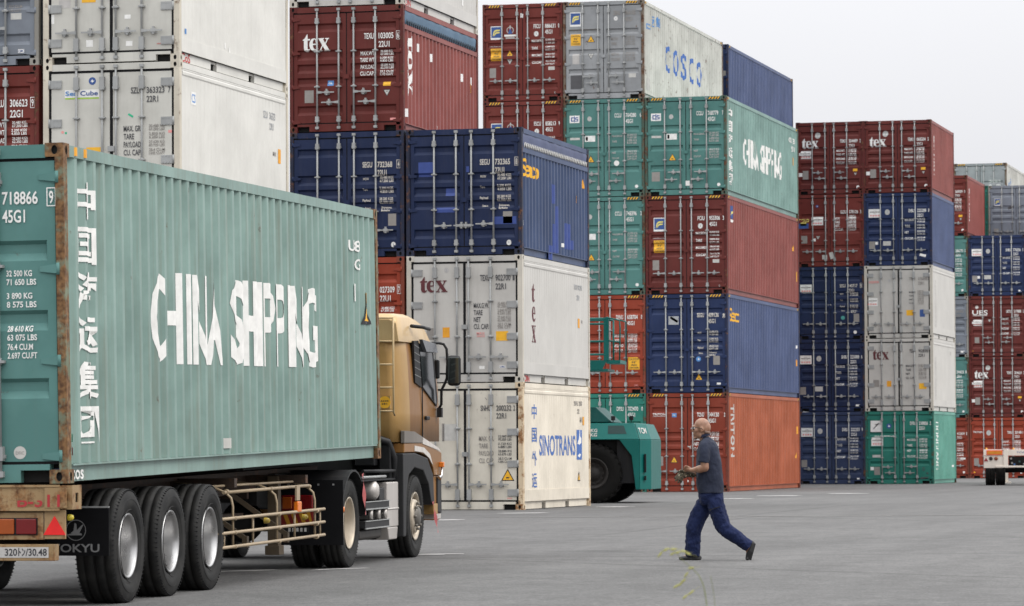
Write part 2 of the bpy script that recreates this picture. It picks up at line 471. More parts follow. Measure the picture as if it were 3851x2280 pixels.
A5 = [(.134, .204), (.345, .425), (.457, .53), (.565, .635), (.79, .865)]
B5 = [(.144, .21), (.395, .455), (.48, .54), (.565, .625), (.82, .885)]
C3 = [(.285, .345), (.49, .55), (.69, .75)]
D3 = [(.27, .34), (.475, .545), (.70, .77)]
def door_prof(H, rec):
    P = [(0, 0)]
    for a, b in sorted(rec, reverse=True):
        z0, z1 = H * (1 - b), H * (1 - a); s = min(.065, (z1 - z0) * .45)
        P += [(z0, 0), (z0 + s, .042), (z1 - s * .5, .042), (z1, 0)]
    return P + [(H, 0)]
def door_mesh(H, rec, mat, reefer):
    w_ = HW - (.10 if reefer else .075) - .022          # door leaf width
    def mk():
        mb = MB(); z0, z1 = (.19, H - .15); m = .075; s = .02
        T = .045
        mb.add([(0, T, z0), (w_, T, z0), (w_, T, z1), (0, T, z1)], [(0, 1, 2, 3)])
        for a, b in (((0, z0), (w_, z0)), ((w_, z0), (w_, z1)), ((w_, z1), (0, z1)), ((0, z1), (0, z0))):
            mb.add([(a[0], 0, a[1]), (b[0], 0, b[1]), (b[0], T, b[1]), (a[0], T, a[1])], [(0, 1, 2, 3)])
        def q(x0, x1, a, b, d0=0, d1=0): mb.add([(x0, d0, a), (x1, d0, a), (x1, d1, b), (x0, d1, b)], [(0, 1, 2, 3)])
        if not rec: q(0, w_, z0, z1)
        else:
            q(0, m, z0, z1); q(w_ - m, w_, z0, z1)
            P = [p for p in door_prof(H, rec) if z0 < p[0] < z1]; P = [(z0, 0)] + P + [(z1, 0)]
            for (a, u), (b, v) in zip(P, P[1:]):
                ia, ib = (s if u else 0), (s if v else 0)
                mb.add([(m + ia, u, a), (w_ - m - ia, u, a), (w_ - m - ib, v, b), (m + ib, v, b)], [(0, 1, 2, 3)])
                for X, sg in ((m, 1), (w_ - m, -1)):
                    if u or v: mb.add([(X, 0, a), (X + sg * ia, u, a), (X + sg * ib, v, b), (X, 0, b)], [(0, 1, 2, 3)])
        if reefer:                                      # rivets round the edge of the panel
            for i in range(15):
                z = z0 + .06 + i * (z1 - z0 - .12) / 14
                for x in (.035, w_ - .035): mb.box(x - .006, x + .006, -.004, .002, z - .006, z + .006)
        return mb.mesh('door', [mat], fix=False)
    return shared(('door', H, tuple(rec), mat.name, reefer), mk), w_

def stripes(parent, x0, x1, z0, z1, side=None):
    def mk():
        mb = MB()
        P = (lambda a, z, d: (a, -d, z)) if side is None else (lambda a, z, d: (d, a, z))
        mb.add([P(x0, z0, 0), P(x1, z0, 0), P(x1, z1, 0), P(x0, z1, 0)], [(0, 1, 2, 3)])
        n = max(2, round((x1 - x0) / .085)); p = (x1 - x0) / n
        for i in range(n):
            a = x0 + i * p; b = min(x1, a + p * .55); sft = min(.05, p * .5)
            mb.add([P(a, z0, .002), P(b - sft * .4, z0, .002), P(min(x1, b + sft), z1, .002), P(min(x1, a + sft), z1, .002)], [(0, 1, 2, 3)])
            mb.m[-1] = 1
        return mb.mesh('hazard_stripes', [MK['black'], MK['yellow']], fix=False)
    me = shared(('str', round(x0, 2), round(x1, 2), round(z0, 2), side), mk)
    return inst('hazard_stripes', me, parent, (0, -.001, 0) if side is None else (side, 0, 0))

def stickers_tris(kind, a):
    """-> list of (tris, colour); coordinates local, door plane"""
    if kind == 'F':
        w_, h = a
        def s(P): return poly2d([(x * w_, -h + y * h) for x, y in P])
        return [(rect2d(0, 0, w_, -h), 'white'), (rect2d(.06 * w_, -.06 * h, .94 * w_, -.86 * h), 'blue'),
                (s([(.18, .22), (.30, .34), (.36, .56), (.52, .62), (.80, .64), (.86, .74), (.50, .74), (.36, .70), (.26, .58), (.22, .40)]), 'lemon'),
                (s([(.34, .24), (.42, .40), (.56, .46), (.78, .48), (.84, .57), (.52, .57), (.40, .50), (.34, .40)]), 'lemon')]
    if kind == 'CS':
        w_, h = a
        R_ = lambda x0, y0, x1, y1: rect2d(x0 * w_, -y0 * h, x1 * w_, -y1 * h)
        return [(rect2d(0, 0, w_, -h), 'white'),
                (R_(.14, .22, .42, .36) + R_(.14, .36, .24, .66) + R_(.14, .66, .42, .80) + R_(.44, .1, .54, .9) + R_(.57, .22, .86, .34) + R_(.57, .34, .67, .45) + R_(.57, .45, .86, .56) + R_(.76, .56, .86, .68) + R_(.57, .68, .86, .80), 'blue')]
    if kind == 'tri':
        w_, up = a; h = w_ * .88 * up
        return [(poly2d([(-w_ / 2, 0), (w_ / 2, 0), (0, h)] if up > 0 else [(w_ / 2, 0), (-w_ / 2, 0), (0, h)]), 'black'),
                (poly2d([(-w_ * .39, h * .07), (w_ * .39, h * .07), (0, h * .86)]), 'yellow' if up > 0 else 'offwhite'),
                (rect2d(-w_ * .12, h * .3, w_ * .12, h * .2), 'black')]
    if kind == 'seal':
        r, c = a
        return [(disc2d(0, 0, r, 20, r * 1.1), c), (ring2d(0, 0, r * .82, r * .1), 'grey'), (rect2d(-r * .2, r * .45, r * .2, -r * .4), 'grey')]
    if kind == 'board':                                # white board with red line of print
        w_, h = a
        return [(rect2d(0, 0, w_, -h), 'white'), (ring2d(w_ * .5, -h * .35, h * .2, h * .03), 'plate'), (rect2d(w_ * .08, -h * .3, w_ * .92, -h * .4), 'plate')] + \
               [(rect2d(w_ * (.12 + .21 * i), -h * .68, w_ * (.26 + .21 * i), -h * .86), 'pink') for i in range(4)]
    if kind == 'caution':
        w_, h = a
        return [(rect2d(0, 0, w_, -h), 'yellow'), (sh(text2d('CAUTION', h * .17, w_ * .84), w_ * .08, -h * .07), 'black'),
                (sh(text2d("9'6\"", h * .17, w_ * .4), w_ * .3, -h * .32), 'black'), (sh(text2d('HIGH', h * .15, w_ * .5), w_ * .25, -h * .56), 'black'),
                (sh(text2d('CONTAINER', h * .13, w_ * .84), w_ * .08, -h * .79), 'black')]
    if kind == 'anchor':                               # ring with an upright stroke, two bars of print
        w_, = a
        return [(ring2d(0, 0, w_ * .3, w_ * .06), 'palewhite'), (rect2d(-w_ * .05, w_ * .4, w_ * .05, -w_ * .3), 'palewhite'),
                (poly2d([(-w_ * .2, -w_ * .3), (w_ * .2, -w_ * .3), (w_ * .06, w_ * .1), (-w_ * .06, w_ * .1)]), 'blue'),
                (rect2d(-w_ * .5, -w_ * .36, w_ * .5, -w_ * .52), 'white'), (rect2d(-w_ * .38, -w_ * .58, w_ * .38, -w_ * .70), 'palewhite')]
    if kind == 'GL':
        w_, = a
        return [(rect2d(0, 0, w_, -w_ * .85), 'skyblue'), (sh(text2d('GL', w_ * .34, w_ * .7), w_ * .14, -w_ * .22), 'white')]
    return []

def printed(o, mb, cols):
    """the panel's own mesh with its painted lettering on it"""
    b = o.data; nb = MB()
    nb.add([v.co for v in b.vertices], [tuple(p.vertices) for p in b.polygons])
    nb.add(mb.v, mb.f); nb.m[len(b.polygons):] = [i + 1 for i in mb.m]
    o.data = nb.mesh(b.name, list(b.materials) + [MK[c] for c in cols], fix=False)

def container(label, x, y, z, L, H, kind, mats, marks=(), rec=A5, side=(), hazard=False, handles=None, simple=False, group=None, mat=None, name=None):
    """x: right side; y: door end; kind dry / reefer / opentop; mats: (door, side, frame)"""
    md, ms_, mf = mats[:3]
    reefer = kind == 'reefer'
    nm = name or {'dry': 'shipping_container', 'reefer': 'refrigerated_container', 'opentop': 'open_top_container'}[kind]
    root = thing(nm, label, 'container', (x - HW, y, z), 0, group, mat)
    # frame
    def mkpost():
        mb = MB(); mb.box(0, .10 if reefer else .075, 0, .11, .118, H - .118); return mb.mesh('corner_post', [mf])
    pm = shared(('post', H, reefer, mf.name), mkpost)
    for sx in (-1, 1):
        for y0, sy in ((0, 1), (L, -1)): inst('corner_post', pm, root, (sx * HW, y0, 0)).scale = (-sx, sy, 1)
    def mkrail():
        mb = MB(); mb.box(-.07, -.006, .178, L - .178, H - .11, H - .012)
        if reefer and L < 7:
            for q0, q1 in ((.178, 1.78), (2.10, 3.88), (4.2, L - .178)): mb.box(-.12, -.05, q0, q1, .012, .165)
            mb.box(-.12, -.07, 1.78, 4.2, .125, .165)
        else: mb.box(-.12, -.05, .178, L - .178, .012, .165)
        if not reefer: mb.box(-.08, -.005, .178, L - .178, .148, .163)
        return mb.mesh('side_rail', [ms_])
    rm = shared(('rail', L, H, reefer, ms_.name), mkrail)
    for sx in (-1, 1): inst('side_rail', rm, root, (sx * HW, 0, 0)).scale = (sx, 1, 1)
    def mkhead():
        mb = MB(); mb.box(-HW + .162, HW - .162, .008, .12, H - .125, H - .012); return mb.mesh('header_beam', [md])
    def mksill():
        mb = MB(); mb.box(-HW + .42, HW - .42, .008, .12, .012, .165)
        for sx in (-1, 1):
            a, b = sorted((sx * (HW - .162), sx * (HW - .42))); mb.box(a, b, .008, .12, .115, .165); mb.box(a, b, .10, .12, .012, .115, 1)  # black plate stands in for the shade deep in the recess
        return mb.mesh('sill_beam', [md, HOLE])
    for nm_, me_ in (('header_beam', shared(('head', H, md.name), mkhead)), ('sill_beam', shared(('sill', md.name), mksill))):
        inst(nm_, me_, root); inst(nm_, me_, root, (0, L, 0)).scale = (1, -1, 1)
    def mkfloor():
        mb = MB(); mb.box(-HW + .08, HW - .08, .125, L - .125, .125, .16); return mb.mesh('floor_pan', [HOLE])
    inst('floor_pan', shared(('floor', L), mkfloor), root)
    cm = casting_mesh(mf if not reefer else mf)
    for z_ in (0, H - .118):
        inst('corner_casting', cm, root, (HW - .162, 0, z_))
        inst('corner_casting', cm, root, (-HW + .162, 0, z_), 0, -1)
        o = inst('corner_casting', cm, root, (HW - .162, L, z_)); o.scale = (1, -1, 1)
        o = inst('corner_casting', cm, root, (-HW + .162, L, z_)); o.scale = (-1, -1, 1)
    wz0, wz1 = .165, H - (.42 if kind == 'opentop' else .11)
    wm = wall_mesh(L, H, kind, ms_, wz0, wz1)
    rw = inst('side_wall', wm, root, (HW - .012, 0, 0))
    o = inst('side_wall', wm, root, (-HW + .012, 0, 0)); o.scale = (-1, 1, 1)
    def mkroof():
        mb = MB(); mb.box(-HW + .07, HW - .07, .1, L - .1, H - .05, H - .02)
        return mb.mesh('roof', [ms_])
    inst('roof', shared(('roof', L, H, ms_.name), mkroof), root)
    def mkend():
        mb = MB(); mb.box(-HW + .1, HW - .1, L - .09, L - .05, .165, H - .12)
        return mb.mesh('end_wall', [ms_])
    inst('end_wall', shared(('end', L, H, ms_.name), mkend), root)
    if reefer:
        def mkband():
            mb = MB(); X = HW - .010
            for a, b, d in ((H - .235, H - .15, .010), (H - .148, H - .118, .003)):
                mb.add([(X, .178, a), (X + d, .178, a + .02), (X + d, .178, b - .02), (X, .178, b), (X, L - .178, a), (X + d, L - .178, a + .02), (X + d, L - .178, b - .02), (X, L - .178, b)],
                       [(0, 4, 5, 1), (1, 5, 6, 2), (2, 6, 7, 3), (0, 1, 2, 3), (4, 7, 6, 5)])
            mb.box(X, X + .008, .12, L - .12, .17, .40)
            return mb.mesh('kick_plate', [ms_])
        inst('kick_plate', shared(('band', L, H, ms_.name), mkband), root)
    if kind == 'opentop':
        rail = MB(); rail.box(HW - .06, HW - .003, .11, L - .11, H - .50, H - .40); rail.box(-HW + .003, -HW + .06, .11, L - .11, H - .50, H - .40)
        rail.build('top_rail', [ms_], root)
        mb = MB(); n = 46
        prof = [(.9, H - .015), (1.12, H - .015), (1.185, H - .03), (1.213, H - .09), (1.217, H - .18), (1.205, H - .28), (1.196, H - .37), (1.19, H - .40)]
        prof2 = [(-a, b) for a, b in prof[::-1]]
        P = prof2 + prof; vs = []
        for i in range(n + 1):
            yy = .17 + (L - .34) * i / n
            for a, b in P:
                k = .010 * noise.noise(Vector((a * 2, yy * 2.3, b * 3 + x))) + .004 * math.sin(yy * 9)
                vs.append((a + (k if a > 0 else -k) - (.012 if a > 0 else -.012), yy, b + (k * .8 if abs(a) < 1.15 else 0)))
        m_ = len(P)
        mb.add(vs, [(i * m_ + j, (i + 1) * m_ + j, (i + 1) * m_ + j + 1, i * m_ + j + 1) for i in range(n) for j in range(m_ - 1)], 0, True)
        tp = mb.build('tarpaulin', [mats[3] if len(mats) > 3 else ms_], root, fix=False)
        mb = MB(); pts = []; k = int((L - .4) / .075)
        for i in range(k + 1): pts.append((HW + .002, .2 + i * .075, H - (.30 if i % 2 else .40)))
        mb.tube(pts, .011, 5); mb.build('lacing_rope', [mats[4] if len(mats) > 4 else MK['offwhite']], tp)
    if hazard:
        for a in (-HW + .19, HW - .19 - .34): stripes(root, a, a + .34, H - .10, H - .03)
        for a in (.2, L - .42): stripes(root, a, a + .22, H - .095, H - .03, side=HW - .004)
    # doors
    dy = .022
    rec_ = [] if reefer else rec
    dm, dw = door_mesh(H, rec_, md, reefer)
    g = MB(); gy0, gy1 = dy + .008, dy + .03
    iw = HW - (.10 if reefer else .075)
    for a, b, c, d in ((-iw, -iw + .024, .165, H - .125), (iw - .024, iw, .165, H - .125), (-.026, .026, .19, H - .15), (-iw + .024, iw - .024, .165, .194), (-iw + .024, iw - .024, H - .154, H - .125)):
        g.box(a, b, gy0, gy1, c, d)
    if reefer:
        for a, b in ((-iw, -iw + .042), (iw - .042, iw)): g.box(a, b, dy - .004, dy + .008, .165, H - .125)
        g.box(-.027, .027, dy - .004, dy + .008, .19, H - .15); g.box(-iw + .035, iw - .035, dy - .004, dy + .008, H - .165, H - .13); g.box(-iw + .035, iw - .035, dy - .004, dy + .008, .166, .20)
    inst('door_gasket', shared(('gask', H, reefer), lambda: g.mesh('door_gasket', [RUBBER])), root)
    doors = []
    for k, x0 in enumerate((-iw + .011, .011)):
        doors.append(inst('door', dm, root, (x0, dy, 0)))
    bars = (.247, .437, .537, .727) if reefer else (.244, .434, .566, .756)
    hh = handles or ([(0, .80, -1), (1, .80, -1), (2, .80, 1), (3, .80, 1)] if reefer else [(0, .79, -1), (1, .79, -1), (2, .79, 1), (3, .79, 1)])
    for i, fx in enumerate(bars):
        d = doors[i // 2]; X = -HW + 2 * HW * fx
        inst('locking_bar', bar_mesh(H, reefer), d, (X - d.location.x, -.036, 0))
    if not simple:
        for i, fz, sg in hh:
            d = doors[i // 2]; X = -HW + 2 * HW * bars[i]
            inst('handle', handle_mesh(), d, (X - d.location.x, -.018, H * (1 - fz)), 0, sg)
    hm = hinge_mesh(ZINC if reefer else md, reefer)
    for fz in ((.135, .39, .64, .865) if reefer else (.10, .37, .64, .92)):
        inst('hinge', hm, doors[0], (-.0, -.008, H * (1 - fz)), 0, -1)
        inst('hinge', hm, doors[1], (dw, -.008, H * (1 - fz)))
    cb = MB(); cb.box(-.06, .06, -.03, .0, H * .42, H * .42 + .09); cb.build('door_catch', [ZINC if reefer else md], doors[1], loc=(-.01, 0, 0))
    # door markings
    prof = door_prof(H, rec_)
    let = [(MB(), []), (MB(), [])]
    def put(k, tris, col, fx, fz, lift=.0105):
        mb, ml = let[k]; d = doors[k]
        X, Z = -HW + 2 * HW * fx - d.location.x, H * (1 - fz)
        if col not in ml: ml.append(col)
        drape(mb, sh(tris, X, Z), prof, 1, lambda a, b, o: (a, o - lift, b), ml.index(col))
    for mk in marks:
        t = mk[0]
        if t == 't':
            _, s_, fx, fz, fh, col, fw = mk
            put(int(fx >= .5), text2d(s_, fh * H, fw * 2 * HW if fw else None), col, fx, fz)
        elif t == 'r2':                                 # outline box round the check digit
            _, a, b, c, d_, col = mk; W_, H_, e = (c - a) * 2 * HW, (d_ - b) * H, .009
            put(1, rect2d(0, 0, W_, -e) + rect2d(0, -H_ + e, W_, -H_) + rect2d(0, -e, e, -H_ + e) + rect2d(W_ - e, -e, W_, -H_ + e), col, a, b)
        elif t == 'tex': put(0, tex2d(mk[3] * 2 * HW, mk[4] * H), mk[5], mk[1], mk[2])
        else:
            if t == 'r':
                _, fx, fz, fx1, fz1, col = mk
                parts = [(rect2d(0, 0, (fx1 - fx) * 2 * HW, -(fz1 - fz) * H), col)]
            elif t == 'para':
                _, fx, fz, dx, dz, wd, col = mk
                v = Vector((dx, dz)).normalized(); n_ = Vector((-v.y, v.x)) * wd
                parts = [(poly2d([(0, 0), (dx, dz), (dx + n_.x, dz + n_.y), (n_.x, n_.y)]), col)]
            elif t == 'disc': _, fx, fz, r, col = mk; parts = [(disc2d(0, 0, r), col)]
            elif t == 'bird': _, fx, fz, r, col = mk; parts = [(disc2d(0, 0, r), col), (poly2d([(-.5 * r, -.1 * r), (.1 * r, .5 * r), (.1 * r, .1 * r), (.6 * r, .1 * r), (-.1 * r, -.5 * r), (-.1 * r, -.15 * r)]), 'white')]
            elif t == 'txtplate':
                _, fx, fz, fw, fh, lines, fg, bgc = mk
                W_, H_ = fw * 2 * HW, fh * H; n_ = len(lines)
                parts = [(rect2d(0, 0, W_, -H_), bgc)] if bgc else []
                for i, ln in enumerate(lines): parts.append((sh(text2d(ln, H_ / n_ * .7, W_ * .9), W_ * .05, -H_ / n_ * (i + .15)), fg))
            else:
                _, fx, fz, arg = mk; parts = stickers_tris(t, arg)
            k = int(fx >= .5); d = doors[k]; mb = MB(); cols = []
            X, Z = -HW + 2 * HW * fx - d.location.x, H * (1 - fz)
            for i, (tr, col) in enumerate(parts):
                if col not in cols: cols.append(col)
                drape(mb, sh(tr, X, Z), prof, 1, lambda a, b, o, i=i: (a, o - .003 - .001 * i, b), cols.index(col))
            nmk = {'tri': 'warning_sticker', 'caution': 'warning_sticker', 'F': 'logo_sticker', 'CS': 'logo_sticker', 'seal': 'seal_sticker', 'r': 'sticker', 'board': 'notice_board', 'GL': 'logo_sticker',
                   'disc': 'sticker', 'bird': 'logo_sticker', 'txtplate': 'sign_plate', 'anchor': 'logo_sticker', 'para': 'tape_strip'}[t]
            mb.build(nmk, [MK[c] for c in cols], d, fix=False)
    for k in (0, 1):
        if let[k][0].f: printed(doors[k], *let[k])
    # side markings: (tris, colour, y, z)
    if side:
        mb = MB(); cols = []; wp = wall_prof(L, kind)
        for idx, (tr, col, yy, zz) in enumerate(side):
            if col not in cols: cols.append(col)
            lift = .0035 + .0004 * idx + (.0215 if reefer and zz > H - .3 else 0) - (.0385 if zz < .171 else 0) + (.007 if not reefer and zz > H - .12 else 0)
            drape(mb, sh(tr, yy, zz), wp, 0, lambda a, b, o: ((-o if zz > .171 else 0) + lift, a, b), cols.index(col))
        printed(rw, mb, cols)
    return root

def iso(pre, num, chk, typ, col, fx=.655, fz=.205, fh=.048, fxn=.783, box=True, tw=.095):
    o = [('t', pre, fx, fz, fh, col, .085), ('t', num, fxn, fz, fh, col, .13), ('t', chk, .945 if box or typ[2] != 'R' else .916, fz, fh, col, .016), ('t', typ, fxn, fz + fh * 1.45, fh, col, tw)]
    if box: o += [('r2', .936, fz - fh * .25, .97, fz + fh * 1.25, col)]
    return o
VAL = (('30.480 KGS', '67.200 LBS'), ('2.200 KGS', '4.850 LBS'), ('28.280 KGS', '62.350 LBS'), ('33.2 CU.M', '1.172 CU.FT'))
V40 = (('32.500 KG', '71.650 LBS'), ('3.890 KG', '8.575 LBS'), ('28.610 KG', '63.075 LBS'), ('76.4 CU.M', '2.697 CU.FT'))
def data(labels, col, fx=.62, fz=.36, pitch=.055, fh=.032, vals=VAL, fxv=.795, vh=.018, vcol=None):
    o = []
    for i, l in enumerate(labels):
        z_ = fz + i * pitch
        o.append(('t', l, fx, z_, fh, col, min(.13, .0165 * len(l) + .01)))
        if i < len(vals):
            for j in (0, 1): o.append(('t', vals[i][j], fxv, z_ - .006 + j * pitch * .42, vh, vcol or col, .115))
    return o
# ---------------------------------------------------------------- ground
def zg(y): return min(0.0, -.186 + .0053 * (y - 30.3))
def asphalt():
    m, t, b = newmat('worn_asphalt'); L = t.links.new; Nn = t.nodes.new
    co = Nn('ShaderNodeTexCoord')
    def noise_(s_, d, r=.6, mp=None):
        n = Nn('ShaderNodeTexNoise'); n.inputs['Scale'].default_value = s_; n.inputs['Detail'].default_value = d; n.inputs['Roughness'].default_value = r
        if mp:
            q = Nn('ShaderNodeMapping'); q.inputs['Scale'].default_value = mp; L(co.outputs['Object'], q.inputs['Vector']); L(q.outputs[0], n.inputs['Vector'])
        else: L(co.outputs['Object'], n.inputs['Vector'])
        return n
    big = noise_(.09, 6, .6); mid = noise_(1.3, 6, .7); fine = noise_(38, 4, .75); tr = noise_(.9, 5, .6, (1.2, .10, 1))
    vor = Nn('ShaderNodeTexVoronoi'); vor.inputs['Scale'].default_value = 55; L(co.outputs['Object'], vor.inputs['Vector'])
    r1 = Nn('ShaderNodeValToRGB'); e = r1.color_ramp.elements
    e[0].position = .32; e[0].color = (.094, .0925, .091, 1); e[1].position = .70; e[1].color = (.126, .1235, .121, 1)
    L(big.outputs['Fac'], r1.inputs['Fac'])
    def mul(a, fac_node, lo, hi, f0=.3, f1=.7):
        mr_ = Nn('ShaderNodeMapRange'); mr_.inputs['From Min'].default_value = f0; mr_.inputs['From Max'].default_value = f1
        mr_.inputs['To Min'].default_value = lo; mr_.inputs['To Max'].default_value = hi
        L(fac_node, mr_.inputs['Value'])
        v = Nn('ShaderNodeVectorMath'); v.operation = 'SCALE'; L(a, v.inputs[0]); L(mr_.outputs[0], v.inputs['Scale'])
        return v.outputs[0]
    c = mul(r1.outputs['Color'], mid.outputs['Fac'], .86, 1.14)
    c = mul(c, tr.outputs['Fac'], .86, 1.10)
    mot = noise_(7, 3, .6); c = mul(c, mot.outputs['Fac'], .86, 1.14)
    sta = noise_(.35, 4, .5); c = mul(c, sta.outputs['Fac'], .72, 1.0, .26, .36)      # old oil stains
    cr = Nn('ShaderNodeTexVoronoi'); cr.feature = 'DISTANCE_TO_EDGE'; cr.inputs['Scale'].default_value = .085; L(co.outputs['Object'], cr.inputs['Vector'])
    c = mul(c, cr.outputs['Distance'], .72, 1.0, 0, .006)                              # joints and cracks
    c = mul(c, fine.outputs['Fac'], .55, 1.45)
    c = mul(c, vor.outputs['Color'], .80, 1.25, 0, 1)
    L(c, b.inputs['Base Color'])
    b.inputs['Roughness'].default_value = .88; b.inputs['Specular IOR Level'].default_value = .3
    bp = Nn('ShaderNodeBump'); bp.inputs['Strength'].default_value = .5; bp.inputs['Distance'].default_value = .01
    L(fine.outputs['Fac'], bp.inputs['Height']); L(bp.outputs[0], b.inputs['Normal'])
    return m
ASPH = asphalt()
mb = MB(); ys = [-80, 0, 15, 30.3, 65.4, 140, 300, 900, 2400]; xs = [-1600, -200, -60, -20, 20, 60, 200, 1600]
mb.add([(x, y, zg(y) if y > -30 else zg(-30)) for y in ys for x in xs], [(j * 8 + i, j * 8 + i + 1, j * 8 + i + 9, j * 8 + i + 8) for j in range(len(ys) - 1) for i in range(7)])
g = mb.build('ground', ASPH, fix=False); g['kind'] = 'structure'
# worn white bay marks
WHITE_MARK = paint('worn_road_paint', (.42, .41, .40), .8, 0, 0, .3, 1.0, dirt=(.16, .16, .155))
for (x0, y0), (x1, y1), wd in (((-18.0, 70.25), (-17.30, 71.0), .75), ((-17.84, 92.4), (-17.5, 92.9), 1.0), ((-18.04, 98.09), (-17.35, 99.2), 1.1), ((-17.82, 78.4), (-17.55, 79.2), .8),
                              ((-12.80, 45.45), (-12.18, 45.70), .30), ((-12.40, 40.22), (-11.98, 40.75), .26), ((-12.40, 40.0), (-12.15, 40.62), .12), ((-13.4, 39.47), (-12.85, 40.1), .25), ((-17.4, 63.5), (-17.2, 64.2), .5), ((-16.99, 103.2), (-16.45, 104.1), 1.2),
                              ((-12.9, 45.1), (-12.35, 45.4), .2)):
    a = Vector((x0, y0, zg(y0) + .004)); b = Vector((x1, y1, zg(y1) + .004)); n = (b - a).normalized().cross(Vector((0, 0, 1))) * wd / 2
    mb = MB(); k = 7; vs = []
    for i in range(k + 1):
        q = a.lerp(b, i / k); s_ = (.35 + .65 * math.sin(math.pi * (i + .6) / (k + 1.2))) * (1 + .25 * noise.noise(q * 3))
        vs += [q - n * s_, q + n * s_]
    mb.add(vs, [(2 * i, 2 * i + 2, 2 * i + 3, 2 * i + 1) for i in range(k)])
    o = mb.build('road_marking', WHITE_MARK, fix=False); o['kind'] = 'structure'

JOINT = paint('pale_joint', (.185, .18, .172), .9, 0, 0, .5, .5)
mb = MB(); vs = []
for i in range(41):
    x = -17.2 + i * .40; y = 66.27 + (x + 15.67) * .209; h = .16 + .10 * noise.noise(Vector((x * .8, 0, 3)))
    vs += [(x, y - h, .004 + zg(y - h)), (x, y + h, .004 + zg(y + h))]
mb.add(vs, [(2 * i, 2 * i + 2, 2 * i + 3, 2 * i + 1) for i in range(40)])
o = mb.build('pavement_joint', JOINT, fix=False); o['kind'] = 'structure'

# ---------------------------------------------------------------- container paints
def P3(nm, door, side=None, frame=None, rust=.25, frust=.55, **kw):  # sides paler than doors: fading, plus the brighter light on them painted in
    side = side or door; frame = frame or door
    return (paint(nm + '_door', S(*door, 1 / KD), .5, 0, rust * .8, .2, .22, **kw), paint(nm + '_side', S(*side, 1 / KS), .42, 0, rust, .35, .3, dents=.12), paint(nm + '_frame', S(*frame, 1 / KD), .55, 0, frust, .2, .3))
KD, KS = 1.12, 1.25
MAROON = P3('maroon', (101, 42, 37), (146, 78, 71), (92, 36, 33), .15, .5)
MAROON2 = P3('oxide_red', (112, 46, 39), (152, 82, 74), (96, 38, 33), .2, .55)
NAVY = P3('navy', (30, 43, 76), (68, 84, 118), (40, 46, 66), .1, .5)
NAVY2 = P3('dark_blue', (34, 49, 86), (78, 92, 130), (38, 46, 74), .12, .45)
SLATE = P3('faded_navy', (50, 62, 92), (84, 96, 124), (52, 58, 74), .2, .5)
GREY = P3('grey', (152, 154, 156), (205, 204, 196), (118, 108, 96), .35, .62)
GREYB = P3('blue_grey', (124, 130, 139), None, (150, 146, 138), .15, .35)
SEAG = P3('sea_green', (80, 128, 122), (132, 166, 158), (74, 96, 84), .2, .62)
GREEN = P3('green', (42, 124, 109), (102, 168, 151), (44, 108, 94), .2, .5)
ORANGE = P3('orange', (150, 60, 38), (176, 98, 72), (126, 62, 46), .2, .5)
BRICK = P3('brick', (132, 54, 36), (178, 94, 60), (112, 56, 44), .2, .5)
WHITER = (paint('reefer_door', S(192, 190, 182), .45, 0, .10, .12, .25), paint('reefer_side', S(222, 220, 213, .86), .4, 0, .04, .10, .18, dents=.06), paint('reefer_frame', S(198, 190, 174), .5, 0, .34, .15, .3))  # side whites also carry the brighter light on the long sides
GREYR = (paint('reefer_door_grey', S(186, 183, 177), .45, 0, .06, .12, .2), paint('reefer_side_grey', S(206, 203, 197, .86), .4, 0, .03, .08, .14, dents=.05), paint('reefer_frame_grey', S(190, 184, 172), .5, 0, .25, .15, .3))
OLDR = (paint('reefer_door_old', S(206, 200, 186), .5, 0, .22, .15, .35), paint('reefer_side_old', S(232, 222, 204, .86), .45, 0, .16, .15, .3, dents=.06), paint('reefer_frame_old', S(206, 186, 156), .6, 0, .52, .2, .4, rustcol=((.16, .07, .025), (.34, .17, .07))))
TARPB = paint('blue_tarpaulin', S(84, 110, 132), .5, 0, 0, .6, .4, bump=.2)
TARPG = paint('grey_tarpaulin', S(84, 92, 122), .5, 0, 0, .5, .4, bump=.2)
ROPED = plain('dark_rope', (.03, .045, .06), .8)

AX, AY, BX, BY, CX, CY, DX, DY, EX, EY = -20.99, 60.32, -18.645, 74.63, -21.03, 108.88, -18.525, 134.22, -18.352, 161.82
H8, H9, L2, L4 = 2.591, 2.896, 6.058, 12.192
def st(n): return n * H8
def hq(n): return n * H9
def sq(x, z, x1, z1): return rect2d(0, 0, x1, z1)
def vtext(s_, h, w, d=-1): return rot2d(text2d(s_, h, w), d)
def small_side(L, H, col, code, z0=.80):
    """code repeated at the far end of a side wall, top"""
    return [(text2d(code, .10, 1.0), col, L - 1.35, H * z0), (text2d(code[-4:], .10, .42), col, L - .8, H * z0 - .16)]

